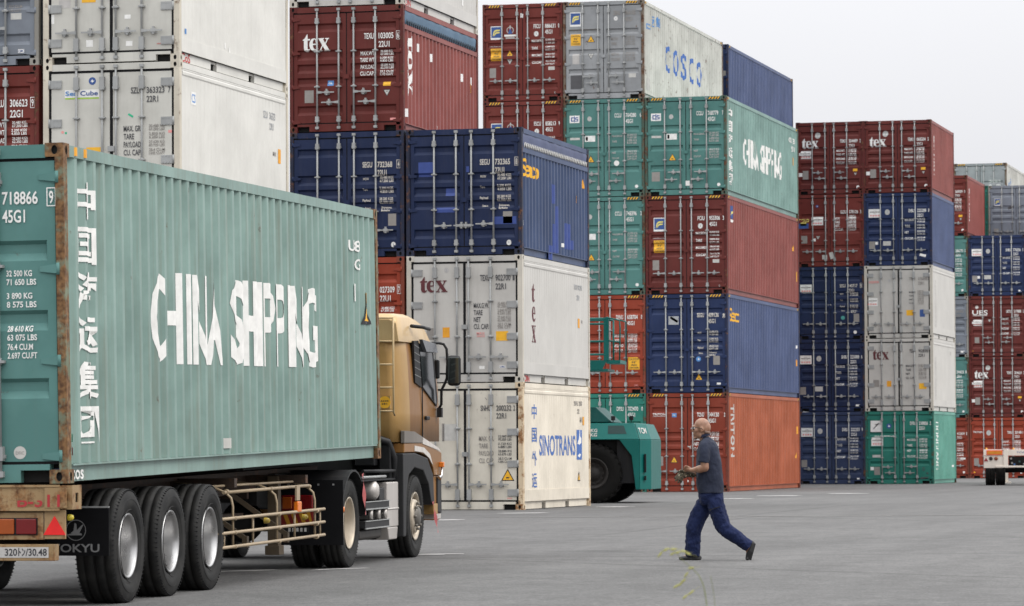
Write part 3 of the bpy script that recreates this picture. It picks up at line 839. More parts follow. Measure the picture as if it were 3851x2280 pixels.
# ------- stack A: left refrigerated stack
LA = ('MAX. GR.', 'TARE', 'PAYLOAD', 'CU. CAP.')
container('white refrigerated container behind the lorry with blue and green lettered sign on its door', AX, AY, st(2), L2, H8, 'reefer', WHITER,
    iso('SZLU', '363323', '7', '22R1', 'dark', .644, .165, .04, .758, False, .085) + data(LA, 'dark', .59, .415, .052, .037, (('30.480 KG', '67.200 LBS'), ('2.850 KG', '6.280 LBS'), ('27.630 KG', '60.920 LBS'), ('28.4 CU.M', '1.005 CU.FT')), .775, .018, 'plate') +
    [('r', .157, .172, .41, .222, 'white'), ('r', .16, .224, .408, .233, 'lime'), ('t', 'Sea', .162, .18, .030, 'skyblue', .092), ('t', 'Cube', .272, .18, .030, 'blue', .13), ('bird', .36, .117, .065, 'blue'),
     ('r', .315, .55, .42, .60, 'yellow'), ('para', .62, .345, .085, -.05, .035, 'green'), ('disc', .14, .447, .024, 'pink'), ('disc', .165, .453, .02, 'green'), ('r', .915, .45, .955, .468, 'pink')],
    side=[(rect2d(0, 0, .26, -.22), 'white', .62, H8 * .82), (text2d('CS', .15, .2), 'skyblue', .65, H8 * .808), (text2d('SZLU', .13, .25), 'grey', 4.6, H8 * .83), (text2d('363323', .13, .34), 'grey', 4.95, H8 * .83),
          (text2d('22R1', .12, .24), 'grey', 4.95, H8 * .755), (rect2d(0, 0, .16, -.26), 'amber', 5.45, H8 * .585), (text2d('MAX', .08, .2), 'plate', 5.15, H8 * .56)])
container('white refrigerated container cut by the top edge, above the one with a lettered sign', AX, AY, st(3), L2, H8, 'reefer', WHITER,
    [('r', .283, .55, .385, .602, 'yellow'), ('r', .115, .55, .20, .633, 'palewhite'), ('r', .035, .675, .08, .735, 'white'), ('r', .597, .69, .642, .717, 'white'), ('r', .315, .848, .365, .893, 'white'), ('r', .607, .862, .655, .895, 'white'),
     ('t', 'REEFER', .835, .882, .007, 'red', .04)],
    side=[(text2d('CoS', .15, .45), 'red', .24, .165), (rect2d(0, 0, .09, -.09), 'skyblue', .30, H8 * .22)] + [(rect2d(0, 0, .07, -.10), 'white', 2.4 + .25 * i, .55 - .06 * i) for i in (0, 1)])
container('maroon container with white numbers at the left edge, behind the lorry', AX - 2.52, AY, st(2), L2, H8, 'dry', MAROON2,
    iso('TRLU', '306623', '9', '22G1', 'white', .655, .222, .048, .785) + data(('MAX.WT.', 'TARE WT.', 'PAYLOAD', 'CU.CAP.'), 'white', .62, .37, .052))
container('blue-grey container at the upper left corner with white stickers', AX - 2.52, AY, st(3), L2, H8, 'dry', GREYB,
    [('r', .79, .655, .87, .697, 'offwhite'), ('txtplate', .845, .893, .045, .024, ('CIMC',), 'blue', 'white'), ('t', '33.2 CU.M', .77, .60, .02, 'plate', .1), ('t', '1.170 CU.FT', .77, .628, .018, 'plate', .1)], handles=[(0, .77, 1), (1, .77, 1), (2, .77, 1), (3, .755, -1)])

# ------- stack B
container('rust-edged white refrigerated container with blue lettering standing on the ground', BX, BY, 0, L2, H8, 'reefer', OLDR,
    iso('SNHU', '200232', '2', '22R1', 'dark', .635, .18, .042, .77, False, .085) + data(('MAX. GR.', 'TARE', 'PAYLOAD', 'CU. CAP.'), 'plate', .62, .42, .058, .037, (('32.000 KG', '70.550 LBS'), ('3.120 KG', '6.880 LBS'), ('28.880 KG', '63.670 LBS'), ('28.3 CU.M', '1.000 CU.FT')), .785, .018, 'dark') +
    [('tri', .865, .772, (.28, 1)), ('r', .315, .325, .435, .455, 'offwhite'), ('r', .30, .32, .32, .46, 'plate'), ('r', .425, .32, .44, .45, 'plate'), ('para', .67, .12, .04, -.05, .012, 'plate'), ('r', .86, .905, .90, .912, 'pink')],
    side=[(text2d('SINOTRANS', .42, 3.25), 'sinoblue', 1.42, H8 * .59), (rect2d(0, 0, .50, -.64), 'sinoblue', 4.78, H8 * .635), (poly2d([(0, 0), (.16, .12), (.26, .40), (.26, .16), (.36, .12), (.36, .02), (.2, -.02)]), 'white', 4.85, H8 * .52), (poly2d([(0, 0), (.2, .05), (.34, .03), (.2, -.04)]), 'white', 4.86, H8 * .42)] +
         [(box_char(c, .42, .30), 'sinoblue', .78, H8 * z_) for c, z_ in zip('中国外运', (.83, .645, .46, .285))] +
         [(text2d('SNHU', .10, .38), 'plate', 4.55, H8 * .875), (text2d('200', .10, .3), 'plate', 5.0, H8 * .875), (text2d('22', .10, .2), 'plate', 4.85, H8 * .81), (rect2d(0, 0, .14, -.18), 'amber', 5.35, H8 * .745), (text2d('MAX', .12, .2), 'plate', 5.1, H8 * .745),
          (poly2d([(0, 0), (.24, 0), (.12, .21)]), 'black', 4.85, H8 * .212), (poly2d([(.04, .02), (.2, .02), (.12, .16)]), 'yellow', 4.85, H8 * .212)])
container('light grey refrigerated container with dark red serif lettering, resting on the rust-edged white one', BX, BY, st(1), L2, H8, 'reefer', GREYR,
    iso('TEXU', '902700', '1', '22R1', 'dark', .635, .155, .047, .768, False, .09) + data(('MAX.G.W.', 'TARE', 'NET', 'CU. CAP.'), 'dark', .58, .375, .055, .04, (('30.480 KGS', '67.200 LBS'), ('2.840 KGS', '6.260 LBS'), ('27.640 KGS', '60.940 LBS'), ('28.2 CUM', '996 CFT')), .785, .022, 'plate') +
    [('tex', .115, .165, .24, .125, 'maroon'), ('seal', .345, .115, (.05, 'palewhite')), ('r', .31, .565, .37, .645, 'amber'), ('r', .77, .60, .875, .675, 'yellow'), ('t', 'MAX', .605, .605, .02, 'pink', .07), ('t', 'GROSS', .605, .63, .014, 'pink', .07), ('r', .17, .57, .23, .66, 'plate'),
     ('r', .625, .87, .67, .895, 'white'), ('txtplate', .80, .868, .05, .022, ('CIMC',), 'blue', 'white')],
    side=[(serif_char('t', .28, .38), 'maroon', .82, H8 * .785), (serif_char('e', .30, .32), 'maroon', .84, H8 * .605), (serif_char('x', .36, .35), 'maroon', .82, H8 * .455), (text2d('TEXU 902700', .11, .75), 'grey', 4.6, H8 * .84), (text2d('22R1', .11, .25), 'grey', 4.85, H8 * .755),
          (rect2d(0, 0, .17, -.2), 'amber', 4.95, H8 * .56), (text2d('TARE', .07, .14), 'plate', 5.25, H8 * .55), (text2d('JOIN', .13, .5), 'red', .24, .15)])
BLUE_P = [('r', .105, .26, .235, .375, 'bluepatch'), ('r', .52, .30, .545, .42, 'bluepatch'), ('r', .26, .62, .42, .66, 'bluepatch'), ('r', .34, .47, .42, .53, 'bluepatch'), ('r', .74, .70, .95, .76, 'bluepatch')]
def segu(num, chk, typ, extra=()):
    return iso('SEGU', num, chk, typ, 'cream', .638, .245, .045, .768, True, .08) + [('t', 'MGW', .638, .37, .02, 'cream', .05), ('t', 'Tare', .638, .455, .018, 'cream', .04), ('t', 'Payload', .638, .54, .02, 'cream', .07), ('t', 'Seaco', .655, .602, .018, 'cream', .05), ('t', 'Bridgetown,', .80, .60, .018, 'cream', .09), ('t', 'Barbados', .80, .622, .018, 'cream', .075)] + \
        [('t', VAL[i][j], .785, .36 + .085 * i + .027 * j, .021, 'cream', .12) for i in range(3) for j in (0, 1)] + list(extra)
container('navy open-top container under a grey tarpaulin with yellow lettering and bright blue paint patches', BX, BY, st(2), L2, H8, 'opentop', NAVY + (TARPG, MK['offwhite']),
    segu('732365', '8', '22U1', BLUE_P + [('r', .835, .66, .915, .755, 'plate'), ('seal', .885, .905, (.05, 'white'))]), A5,
    side=[(text2d('Seaco', .36, 1.3), 'yellow', .20, H8 * .765)] + [(rect2d(0, 0, .42, -.40), 'bluepatch', 2.6 + .0, H8 * .62)] + [(rect2d(0, 0, a, -b), 'bluepatch', y_, H8 * z_) for a, b, y_, z_ in ((.4, .5, 2.95, .45), (.5, .6, 2.8, .3), (.5, .55, 3.8, .33), (.4, .3, 2.3, .12), (.5, .2, 4.2, .2))] +
         [(rect2d(0, 0, .06, -.10), 'white', .14, H8 * .27), (rect2d(0, 0, .1, -.08), 'white', 3.6, H8 * .16), (rect2d(0, 0, .10, -.16), 'amber', 4.85, H8 * .58), (poly2d([(0, 0), (.14, 0), (.09, .2)]), 'amber', 5.5, H8 * .66)], handles=[(0, .765, 1), (1, .765, 1), (2, .765, -1), (3, .755, -1)])
container('navy open-top container left of the one with yellow side lettering, under the dark red one', BX - 2.488, BY, st(2), L2, H8, 'opentop', NAVY + (TARPG, MK['offwhite']), segu('732368', '4', '22U1', [('r', .86, .66, .93, .755, 'plate'), ('seal', .905, .905, (.05, 'white'))]))
container('orange open-top container glimpsed between the lorry and the grey refrigerated container', BX - 2.488, BY, st(1), L2, H8, 'opentop', ORANGE + (TARPB, ROPED), iso('TRIU', '027309', '7', '22U1', 'white', .655, .235, .048, .785) + data(('MAX.WT.', 'TARE', 'PAYLOAD', 'CU.CAP.'), 'white', .62, .40, .055))
container('dark red open-top container under a bulging blue tarpaulin, with large white serif lettering', BX - 2.488, BY, st(3), L2, H8, 'opentop', MAROON + (TARPB, ROPED),
    iso('TEXU', '103005', '6', '22U1', 'white', .655, .222, .046, .783) + data(('MAX.WT.', 'TARE WT.', 'PAYLOAD', 'CU.CAP.'), 'white', .62, .365, .054, .032) +
    [('tex', .116, .218, .24, .14, 'white'), ('GL', .33, .59, (.13,)), ('r', .13, .665, .21, .765, 'plate'), ('r', .82, .613, .885, .645, 'yellow'), ('tri', .853, .675, (.16, -1)), ('r', .88, .90, .93, .917, 'pink')], A5,
    side=[(rot2d(tex2d(1.25, .46)), 'white', .36 + .46, H8 * .77)] + [(rect2d(0, 0, .09, -.17), 'white', y_, H8 * z_) for y_, z_ in ((.18, .70), (1.15, .73), (2.2, .69), (2.7, .12), (.28, .18), (4.7, .62), (5.5, .62))] + [(rect2d(0, 0, .08, -.2), 'amber', 5.4, H8 * .56)], handles=[(0, .685, 1), (1, .765, -1), (2, .685, 1), (3, .765, -1)])
container('white refrigerated container on top of the dark red open-top one, mostly out of the picture', BX - 2.488, BY, st(4), L2, H8, 'reefer', GREYR, [], side=[(text2d('JOIN', .13, .5), 'red', .24, .15), (rect2d(0, 0, .12, -.2), 'white', 4.7, 1.0), (rect2d(0, 0, .12, -.2), 'white', 4.7, .7)])

# ------- stack C (forty-foot, high)
LC = ('MAX.GROSS', 'TARE', 'MAX.CARGO', 'CU.CAP.')
def fl(pre, num, chk, logo=True, tri=False):
    o = iso(pre, num, chk, '45G1', 'white', .64, .215, .042, .782, False, .09) + data(LC, 'white', .615, .375, .073, .026, V40, .785, .017)
    o += [('F', .10, .225, (.34, .40)), ('t', 'www.flrens.com', .085, .425, .012, 'palewhite', .15), ('seal', .672, .315, (.07, 'white')), ('caution', .10, .455, (.34, .36)), ('r', .085, .655, .165, .755, 'plate'), ('r', .82, .655, .90, .69, 'offwhite'), ('t', 'CIMC', .895, .912, .018, 'white', .04)]
    if tri: o += [('anchor', .345, .27, (.36,)), ('tri', .335, .535, (.22, 1)), ('tri', .335, .565, (.20, -1))]
    return o
C2, C1 = CX - 2.457, CX - 4.914
container('red-brown container with yellow caution plate, topmost beside the grey one under the sky', C1, CY, hq(4), L4, H9, 'dry', MAROON2, fl('FSCU', '886631', '0', tri=True) + [('r', .475, .10, .49, .165, 'white'), ('r', .495, .105, .508, .17, 'white')], B5, hazard=True)
container('red-brown container partly hidden by the navy open-top one, under the topmost red-brown one', C1, CY, hq(3), L4, H9, 'dry', MAROON2, fl('FSCU', '858213', '9', tri=True), B5, hazard=True)
container('grey-doored container with cream side lettered in blue, topmost under the sky', C2, CY, hq(4), L4, H9, 'dry', GREY,
    iso('CBHU', '864105', '0', '45G1', 'plate', .62, .105, .045, .77, False, .09) + [('seal', .655, .185, (.06, 'white')), ('F', .085, .11, (.33, .42)), ('t', 'www.flrens.com', .08, .275, .022, 'plate', .34), ('caution', .095, .335, (.30, .33)), ('tri', .345, .42, (.24, 1)), ('tri', .345, .535, (.20, -1)),
     ('r', .115, .535, .20, .64, 'palewhite'), ('r', .09, .755, .235, .895, 'dark'), ('r', .81, .75, .90, .79, 'offwhite'), ('t', 'M.G.W.', .595, .375, .03, 'plate', .09), ('t', 'TARE', .595, .425, .03, 'plate', .07), ('t', 'NET W.', .595, .535, .03, 'plate', .10), ('t', 'CU.CAP.', .595, .585, .03, 'plate', .115)] +
     [('t', V40[i][j], .775, .365 + .165 * (i // 2) + .05 * (i % 2) + .024 * j, .018, 'plate', .115) for i in range(4) for j in (0, 1)], C3, hazard=True, handles=[(0, .77, 1), (1, .835, -1), (2, .77, 1), (3, .835, -1)],
    side=[*[(text2d(c, .80, .76), 'sinoblue', 3.15 + 1.2 * i, H9 * .655) for i, c in enumerate('COSCO')], (box_char('中', .5, .32), 'skyblue', .55, H9 * .80), (box_char('远', .5, .32), 'skyblue', 1.2, H9 * .88), (box_char('集', .5, .32), 'skyblue', 1.9, H9 * .90), (rect2d(0, 0, .5, -.35), 'palewhite', .4, H9 * .22)])
def cs(num, chk, dark=False):
    return iso('CCLU', num, chk, '45G1', 'white', .632, .152, .042, .77, False, .09) + [('CS', .075, .165, (.30, .22)), ('seal', .322, .202, (.065, 'offwhite')), ('r', .08, .392, .20, .415, 'offwhite'), ('r', .262, .375, .392, .435, 'white'), ('r', .275, .385, .30, .425, 'teal'), ('tri', .335, .648, (.24, 1)),
        ('t', 'MAX.GROSS', .60, .375, .018, 'palewhite', .13), ('t', 'TARE', .60, .43, .018, 'palewhite', .06), ('t', 'NET', .60, .545, .018, 'palewhite', .05), ('t', 'CU.CAP.', .60, .60, .018, 'palewhite', .09), ('disc', .90, .90, .05, 'white')] + \
        [('t', V40[i][j], .785, .365 + .165 * (i // 2) + .055 * (i % 2) + .026 * j, .02, 'palewhite', .12) for i in range(4) for j in (0, 1)]
CSH = [(0, .84, 1), (1, .765, -1), (2, .84, 1), (3, .765, -1)]
container('sea green container under the grey one, left of its sea green twin with side lettering', C2, CY, hq(3), L4, H9, 'dry', SEAG, cs('764280', '6') + [('disc', .655, .66, .08, 'white')], C3, hazard=True, handles=CSH)
ZH = '中国海运集团'
def bold2d(s_, h, w, b=.045):
    ts = _mesh_of(s_, b); e = _ext(ts)
    return [tuple(((p[0] - e[0]) / (e[1] - e[0]) * w, (p[1] - e[3]) / (e[3] - e[2]) * h) for p in t) for t in ts]
LTR = list(zip('CHINASHIPPING', (2.785, 3.25, 3.94, 4.20, 4.70, 5.59, 6.09, 6.58, 6.84, 7.34, 7.86, 8.06, 8.60), (.36, .48, .10, .42, .47, .40, .42, .13, .42, .42, .13, .46, .58)))
def chinaside(z_=0): return [(bold2d(c, .86, w_ + (.05 if y_ > 5 else .0), .024 if y_ > 5 else .012), 'white', y_, H9 * .655) for c, y_, w_ in LTR] + \
    [(box_char(c, .46, .32, .022), 'white', .48, H9 * (.895 - .134 * i)) for i, c in enumerate(ZH)]
container('sea green container with white lettering on its long side, at the corner below the sky', CX, CY, hq(3), L4, H9, 'dry', SEAG, cs('768779', '7') + [('r', .08, .76, .18, .855, 'plate'), ('r', .495, .855, .545, .905, 'white')], C3, hazard=True, handles=CSH,
    side=chinaside() + [(text2d('CCLU 7687', .16, 1.0), 'white', 10.6, H9 * .87), (text2d('45G1', .16, .5), 'white', 11.0, H9 * .78), (rect2d(0, 0, .2, -.25), 'amber', 11.2, H9 * .66)])
container('sea green container below its sea green twin, left of the red-brown one with blue logo', C2, CY, hq(2), L4, H9, 'dry', SEAG, cs('748396', '2'), C3, hazard=True, handles=CSH)
container('red-brown container with blue and yellow logo on its door and a faded plain red side', CX, CY, hq(2), L4, H9, 'dry', MAROON, fl('FCIU', '953306', '3'), B5, hazard=True,
    side=[(rect2d(0, 0, .36, -.38), 'blue', .62, H9 * .90), (poly2d([(0, 0), (.3, .06), (.36, .14), (.1, .1)]), 'lemon', .62, H9 * .80), (rect2d(0, 0, .36, -.08), 'white', .62, H9 * .76), (rect2d(0, 0, .18, -.32), 'yellow', 11.75, H9 * .40), (poly2d([(0, 0), (.24, 0), (.12, .2)]), 'amber', 11.1, H9 * .62)])
container('orange-red container behind the green railings of the lift platform', C2, CY, hq(1), L4, H9, 'dry', ORANGE,
    iso('DFNU', '658704', '0', '45G1', 'white', .64, .205, .042, .775, False, .09) + data(('MAX.GROSS', 'TARE', 'PAYLOAD', 'CU.CAP.'), 'white', .60, .40, .05, .03, V40, .78, .02) + [('caution', .785, .635, (.34, .36)), ('t', 'DFIC', .86, .912, .016, 'pink', .05)], B5, hazard=True)
container('dark blue container with yellow lettering on its faded blue side, above the brick red one', CX, CY, hq(1), L4, H9, 'dry', NAVY2,
    iso('SEGU', '409136', '1', '45G1', 'cream', .625, .195, .042, .76, True, .09) + [('t', 'MGW', .63, .385, .02, 'cream', .05), ('t', 'Tare', .63, .46, .018, 'cream', .04), ('t', 'Payload', .63, .535, .02, 'cream', .07), ('t', 'Seaco', .64, .59, .018, 'cream', .05), ('t', 'Bridgetown', .77, .585, .018, 'cream', .09), ('t', 'Barbados', .77, .61, .018, 'cream', .075)] +
    [('t', V40[i][j], .77, .375 + .072 * i + .026 * j, .02, 'cream', .11) for i in range(3) for j in (0, 1)] + [('r', .275, .225, .40, .31, 'grey'), ('para', .29, .245, .22, -.14, .07, 'dark'), ('bird', .64, .66, .075, 'skyblue'), ('r', .82, .63, .90, .72, 'plate'), ('tri', .64, .872, (.23, 1)), ('r', .86, .90, .91, .92, 'white')], B5, hazard=True,
    side=[(text2d('Seaco', .38, 1.45), 'yellow', .45, H9 * .86), (rect2d(0, 0, .18, -.2), 'amber', 11.6, H9 * .42), (rect2d(0, 0, .12, -.1), 'white', 11.7, H9 * .58)])
container('green container behind the green yard vehicle', C2, CY, 0, L4, H9, 'dry', GREEN, iso('DFSU', '702470', '0', '45G1', 'white', .64, .135, .042, .775, False, .09) + data(('MAX.GROSS', 'TARE', 'NET', 'CU.CAP.'), 'white', .60, .40, .06, .022, V40, .78, .02), C3, hazard=True)
container('brick red container standing on the ground behind the walking man', CX, CY, 0, L4, H9, 'dry', BRICK,
    iso('TCNU', '544130', '2', '45G1', 'white', .618, .20, .042, .755, False, .09) + data(('MAX.GROSS', 'TARE', 'NET', 'CU.CAP.'), 'white', .575, .40, .05, .03, V40, .765, .02) + [('t', 'TRITON', .075, .205, .022, 'white', .155), ('r', .075, .235, .23, .238, 'white'), ('GL', .31, .205, (.14,)), ('tri', .335, .705, (.22, 1)), ('r', .12, .64, .20, .735, 'plate'), ('r', .50, .52, .54, .585, 'offwhite'), ('r', .495, .86, .51, .90, 'white')], B5, hazard=True,
    side=[(vtext('TRITON', .42, 1.55), 'offwhite', .52 + .46, H9 * .885), (poly2d([(0, 0), (.24, 0), (.12, .2)]), 'amber', 11.4, H9 * .33), (rect2d(0, 0, .18, -.24), 'amber', 11.7, H9 * .68)])
container('plain blue container set back behind the grey-doored one, its long side against the sky', -23.42, 121.62, hq(4), L4, H9, 'dry', NAVY2, [('r', .93, .30, .97, .36, 'plate')], B5, hazard=True)
# ------- stack D (twenty-foot)
LD = ('MAX.WT.', 'TARE WT.', 'PAYLOAD', 'CU.CAP.')
D2 = DX - 2.44
def small(pre, num, chk, col='white', fz=.225, fx=.655): return iso(pre, num, chk, '22G1', col, fx, fz, .046, .785, False, .085)
TEXH = [(0, .70, 1), (1, .78, -1), (2, .70, 1), (3, .78, -1)]
def texd(num, chk, board=True):
    return small('TEMU', num, chk, fz=.245) + data(LD, 'white', .60, .385, .056, .03, VAL, .78, .02) + [('tex', .09, .225, .25, .14, 'white'), ('seal', .325, .185, (.10, 'offwhite')), ('r', .10, .67, .185, .79, 'plate'), ('r', .04, .70, .095, .75, 'white'), ('r', .845, .655, .91, .69, 'yellow'), ('tri', .88, .71, (.12, -1)), ('disc', .915, .908, .055, 'white')] + \
        ([('board', .045, .395, (.44, .28))] if board else [])
container('maroon container with white serif lettering and notice board, under the sky, left of its twin', D2, DY, st(4), L2, H8, 'dry', MAROON, texd('354489', '2'), A5, handles=TEXH)
container('maroon container with white serif lettering at the top right corner of the middle stack', DX, DY, st(4), L2, H8, 'dry', MAROON, texd('060204', '5', False), A5, handles=TEXH,
    side=[(vtext('TEMU', .16, .5), 'white', .9, H8 * .80), (vtext('060204', .16, .8), 'white', .9, H8 * .56)])
container('dark red container with gold anchor sign and torn paper at the bottom of its doors', D2, DY, st(3), L2, H8, 'dry', MAROON2,
    small('GLDU', '578126', '3') + data(('MGW.', 'TARE', 'NET.', 'CU.CAP.'), 'white', .57, .32, .05, .036, VAL, .77, .022) + [('t', 'GOLD', .035, .335, .045, 'lemon', .155), ('r', .035, .40, .18, .47, 'blue'), ('r', .06, .385, .15, .43, 'lemon'), ('board', .225, .31, (.42, .30)), ('bird', .31, .165, .05, 'blue'), ('tri', .32, .575, (.16, -1)), ('r', .24, .61, .285, .65, 'white'), ('r', .07, .57, .16, .675, 'plate'), ('para', .38, .90, .18, .0, .16, 'offwhite'), ('para', .505, .90, .14, .04, .24, 'offwhite')], D3)
container('blue container with white notice board, directly under a maroon one and above a pale one', DX, DY, st(3), L2, H8, 'dry', NAVY2,
    small('SNBU', '225288', '0') + data(('MAX.GROSS', 'TARE', 'NET', 'CU.CAP.'), 'white', .60, .36, .085, .032, VAL, .78, .022) + [('board', .07, .22, (.44, .30)), ('seal', .345, .265, (.09, 'offwhite')), ('r', .075, .665, .16, .77, 'plate'), ('r', .165, .67, .205, .71, 'white'), ('r', .28, .665, .395, .725, 'offwhite'), ('para', .81, .87, .22, -.06, .09, 'white'), ('r', .49, .495, .52, .525, 'white')], A5)
container('navy container with slanted white notice board, middle of its column beside the white refrigerated one', D2, DY, st(2), L2, H8, 'dry', NAVY, [m for m in segu('140717', '8', '22G1', [('board', .05, .245, (.42, .30)), ('r', .84, .655, .92, .77, 'plate'), ('disc', .68, .71, .07, 'teal'), ('disc', .86, .91, .06, 'white'), ('r', .46, .50, .51, .53, 'white')])], A5)
container('pale grey refrigerated container with cream side and striped lower rail, under a blue one', DX, DY, st(2), L2, H8, 'reefer', GREYR,
    iso('TRIU', '676645', '0', '22R1', 'plate', .66, .165, .042, .79, False, .085) + [('t', 'REEFER', .07, .21, .03, 'pink', .15), ('seal', .365, .205, (.06, 'palewhite')), ('board', .03, .445, (.40, .28)), ('r', .615, .615, .715, .69, 'yellow'), ('r', .81, .61, .885, .71, 'blue')] +
    [('t', a, .655, .36 + .05 * i, .02, 'dark', .07) for i, a in enumerate(('MGW', 'TARE', 'NET', 'CU.CAP'))] + [('t', VAL[i][j], .78, .345 + .05 * i + .025 * j, .02, 'plate', .09) for i in range(4) for j in (0, 1)],
    side=[(vtext('REFRIGERATED', .28, 1.9), 'palewhite', 1.0, H8 * .80)] + [(rect2d(0, 0, 5.4, -.05), 'plate', .3, .34 - .09 * i) for i in (0, 1)])
container('dark navy container with white board and round seal, left of the serif-lettered pale one', D2, DY, st(1), L2, H8, 'dry', NAVY,
    small('SNBU', '225088', '6') + data(('MAX.GROSS', 'TARE', 'NET', 'CU.CAP.'), 'white', .57, .365, .082, .032, VAL, .77, .022) + [('board', .04, .225, (.42, .31)), ('seal', .32, .27, (.09, 'offwhite')), ('r', .04, .66, .125, .765, 'plate'), ('r', .26, .655, .375, .72, 'offwhite'), ('r', .86, .905, .92, .93, 'white')], A5)
container('pale refrigerated container with dark serif lettering resting on the bright green one', DX, DY, st(1), L2, H8, 'reefer', GREYR,
    iso('TEXU', '902835', '3', '22R1', 'dark', .655, .155, .042, .785, False, .09) + data(('MAX.G.W.', 'TARE', 'NET', 'CU. CAP.'), 'dark', .60, .365, .055, .03, VAL, .785, .02, 'plate') + [('tex', .115, .155, .24, .14, 'maroon'), ('seal', .345, .105, (.055, 'offwhite')), ('r', .12, .57, .205, .665, 'plate'), ('r', .32, .585, .385, .665, 'amber'), ('r', .79, .62, .90, .70, 'yellow')],
    side=[(vtext('TEXU 902835', .22, 1.6), 'palewhite', .85, H8 * .76), (text2d('22R1', .12, .3), 'palewhite', 4.6, H8 * .85)])
container('faded navy container on the ground left of the bright green one', D2, DY, 0, L2, H8, 'dry', SLATE,
    small('SNBU', '222203', '9') + data(('MAX.GROSS', 'TARE', 'NET', 'CU.CAP.'), 'white', .58, .365, .082, .032, VAL, .775, .022) + [('board', .05, .225, (.42, .31)), ('seal', .33, .27, (.09, 'offwhite')), ('r', .05, .665, .135, .765, 'plate'), ('r', .87, .915, .91, .935, 'white')], A5)
container('bright green container on the ground with white side lettering and scribbles on its door', DX, DY, 0, L2, H8, 'dry', GREEN,
    small('DFSU', '230806', '2', fz=.145) + data(('MAX.GROSS', 'TARE', 'NET', 'CU.CAP.'), 'white', .61, .38, .075, .03, VAL, .79, .024) + [('board', .085, .36, (.42, .30)), ('r', .075, .13, .245, .285, 'white'), ('para', .12, .25, .2, .22, .03, 'blue'), ('para', .14, .19, .22, .03, .025, 'blue'), ('bird', .345, .205, .09, 'blue'), ('t', 'www.dfcontainer.com', .13, .33, .02, 'white', .30), ('r', .10, .60, .22, .635, 'offwhite'), ('r', .125, .765, .21, .875, 'plate'), ('r', .07, .765, .12, .81, 'white'),
     ('t', 'O', .83, .77, .05, 'dark', .035), ('t', 'a', .89, .83, .035, 'dark', .03), ('t', '#M', .80, .90, .03, 'dark', .12)], C3, handles=[(0, .765, 1), (1, .845, -1), (2, .845, 1), (3, .76, -1)],
    side=[(vtext('DONGFANG', .62, 1.70), 'white', .75 + .62, H8 * .85), (rect2d(0, 0, .5, -.07), 'white', 4.9, H8 * .25)])

# ------- stack E (far right)
E2_ = EX - 2.46
container('dark blue container with white notice board at the right edge, topmost of its column', EX, EY, st(3), L2, H8, 'dry', NAVY2,
    small('SNBU', '770256', '5') + data(('MAX.GROSS', 'TARE', 'NET', 'CU.CAP.'), 'white', .60, .36, .085, .032, VAL, .78, .022) + [('board', .06, .225, (.44, .30)), ('seal', .345, .265, (.09, 'offwhite')), ('r', .065, .665, .15, .77, 'plate'), ('r', .155, .67, .20, .715, 'white'), ('r', .275, .66, .395, .725, 'offwhite'), ('r', .87, .91, .93, .935, 'white')], A5)
container('dark red container with slanted white lettering at the right edge under the blue one', EX, EY, st(2), L2, H8, 'dry', MAROON,
    small('UETU', '217888', '2', fz=.235) + data(LD, 'white', .57, .365, .08, .034, VAL, .77, .022) + [('t', 'UES', .06, .235, .075, 'white', .27), ('r', .07, .32, .32, .328, 'white'), ('disc', .14, .185, .07, 'offwhite'), ('board', .055, .39, (.42, .26)), ('tri', .36, .385, (.15, -1)), ('r', .10, .68, .18, .775, 'plate'), ('disc', .07, .915, .03, 'yellow')], A5, handles=[(0, .69, 1), (1, .765, -1), (2, .76, 1), (3, .69, -1)])
container('dark red container with white serif lettering at the right edge, above the orange one', EX, EY, st(1), L2, H8, 'dry', MAROON, texd('204624', '3'), A5, handles=TEXH)
container('orange container on the ground behind the parked white chassis', EX, EY, 0, L2, H8, 'dry', ORANGE,
    small('TRIU', '201481', '5') + data(LD, 'white', .56, .38, .06, .036, VAL, .77, .024) + [('t', 'TRITON', .06, .225, .03, 'white', .16), ('seal', .33, .255, (.10, 'offwhite')), ('r', .07, .67, .155, .79, 'plate'), ('disc', .075, .905, .04, 'yellow'), ('r', .875, .90, .93, .925, 'white')], A5)
container('red container with small white side marks, topmost in the gap right of the middle stack', E2_, EY, st(4), L2, H8, 'dry', MAROON2, texd('265029', '0', False), A5, side=[(vtext('TEMU', .16, .5), 'white', .9, H8 * .80), (vtext('265029', .16, .8), 'white', .9, H8 * .56)])
container('sea green container glimpsed in the gap beside the topmost blue one at the right edge', E2_, EY, st(3), L2, H8, 'dry', SEAG, small('CCLU', '286771', '2') + data(LD, 'white', .60, .38, .08, .03, VAL, .78, .024) + [('disc', .90, .90, .05, 'white')], C3)
container('grey container glimpsed in the gap right of the middle stack, between two green ones', E2_, EY, st(2), L2, H8, 'dry', GREYB, small('CAIU', '241602', '7', 'plate') + [('r', .86, .90, .93, .93, 'white')], A5)
container('sea green container glimpsed in the gap beside the dark red serif-lettered one', E2_, EY, st(1), L2, H8, 'dry', SEAG, small('CCLU', '294825', '1') + data(LD, 'white', .60, .38, .08, .03, VAL, .78, .024) + [('disc', .90, .90, .05, 'white')], C3)
container('brown-red container on the ground in the gap left of the white chassis', E2_, EY, 0, L2, H8, 'dry', BRICK, small('TRLU', '412474', '8', fz=.24) + data(LD, 'white', .60, .42, .08, .03, VAL, .78, .024) + [('r', .84, .66, .93, .69, 'white'), ('disc', .90, .90, .05, 'white')], A5)
F2X = -20.755 + 2.438
container('light grey container with small blue and yellow logo, behind the blue one at the right', F2X, EY + 6.86, st(4), L2, H8, 'dry', GREYB, [('F', .11, .225, (.26, .32)), ('r', .10, .74, .18, .86, 'plate'), ('para', .36, .42, .24, .1, .12, 'dark')], A5)
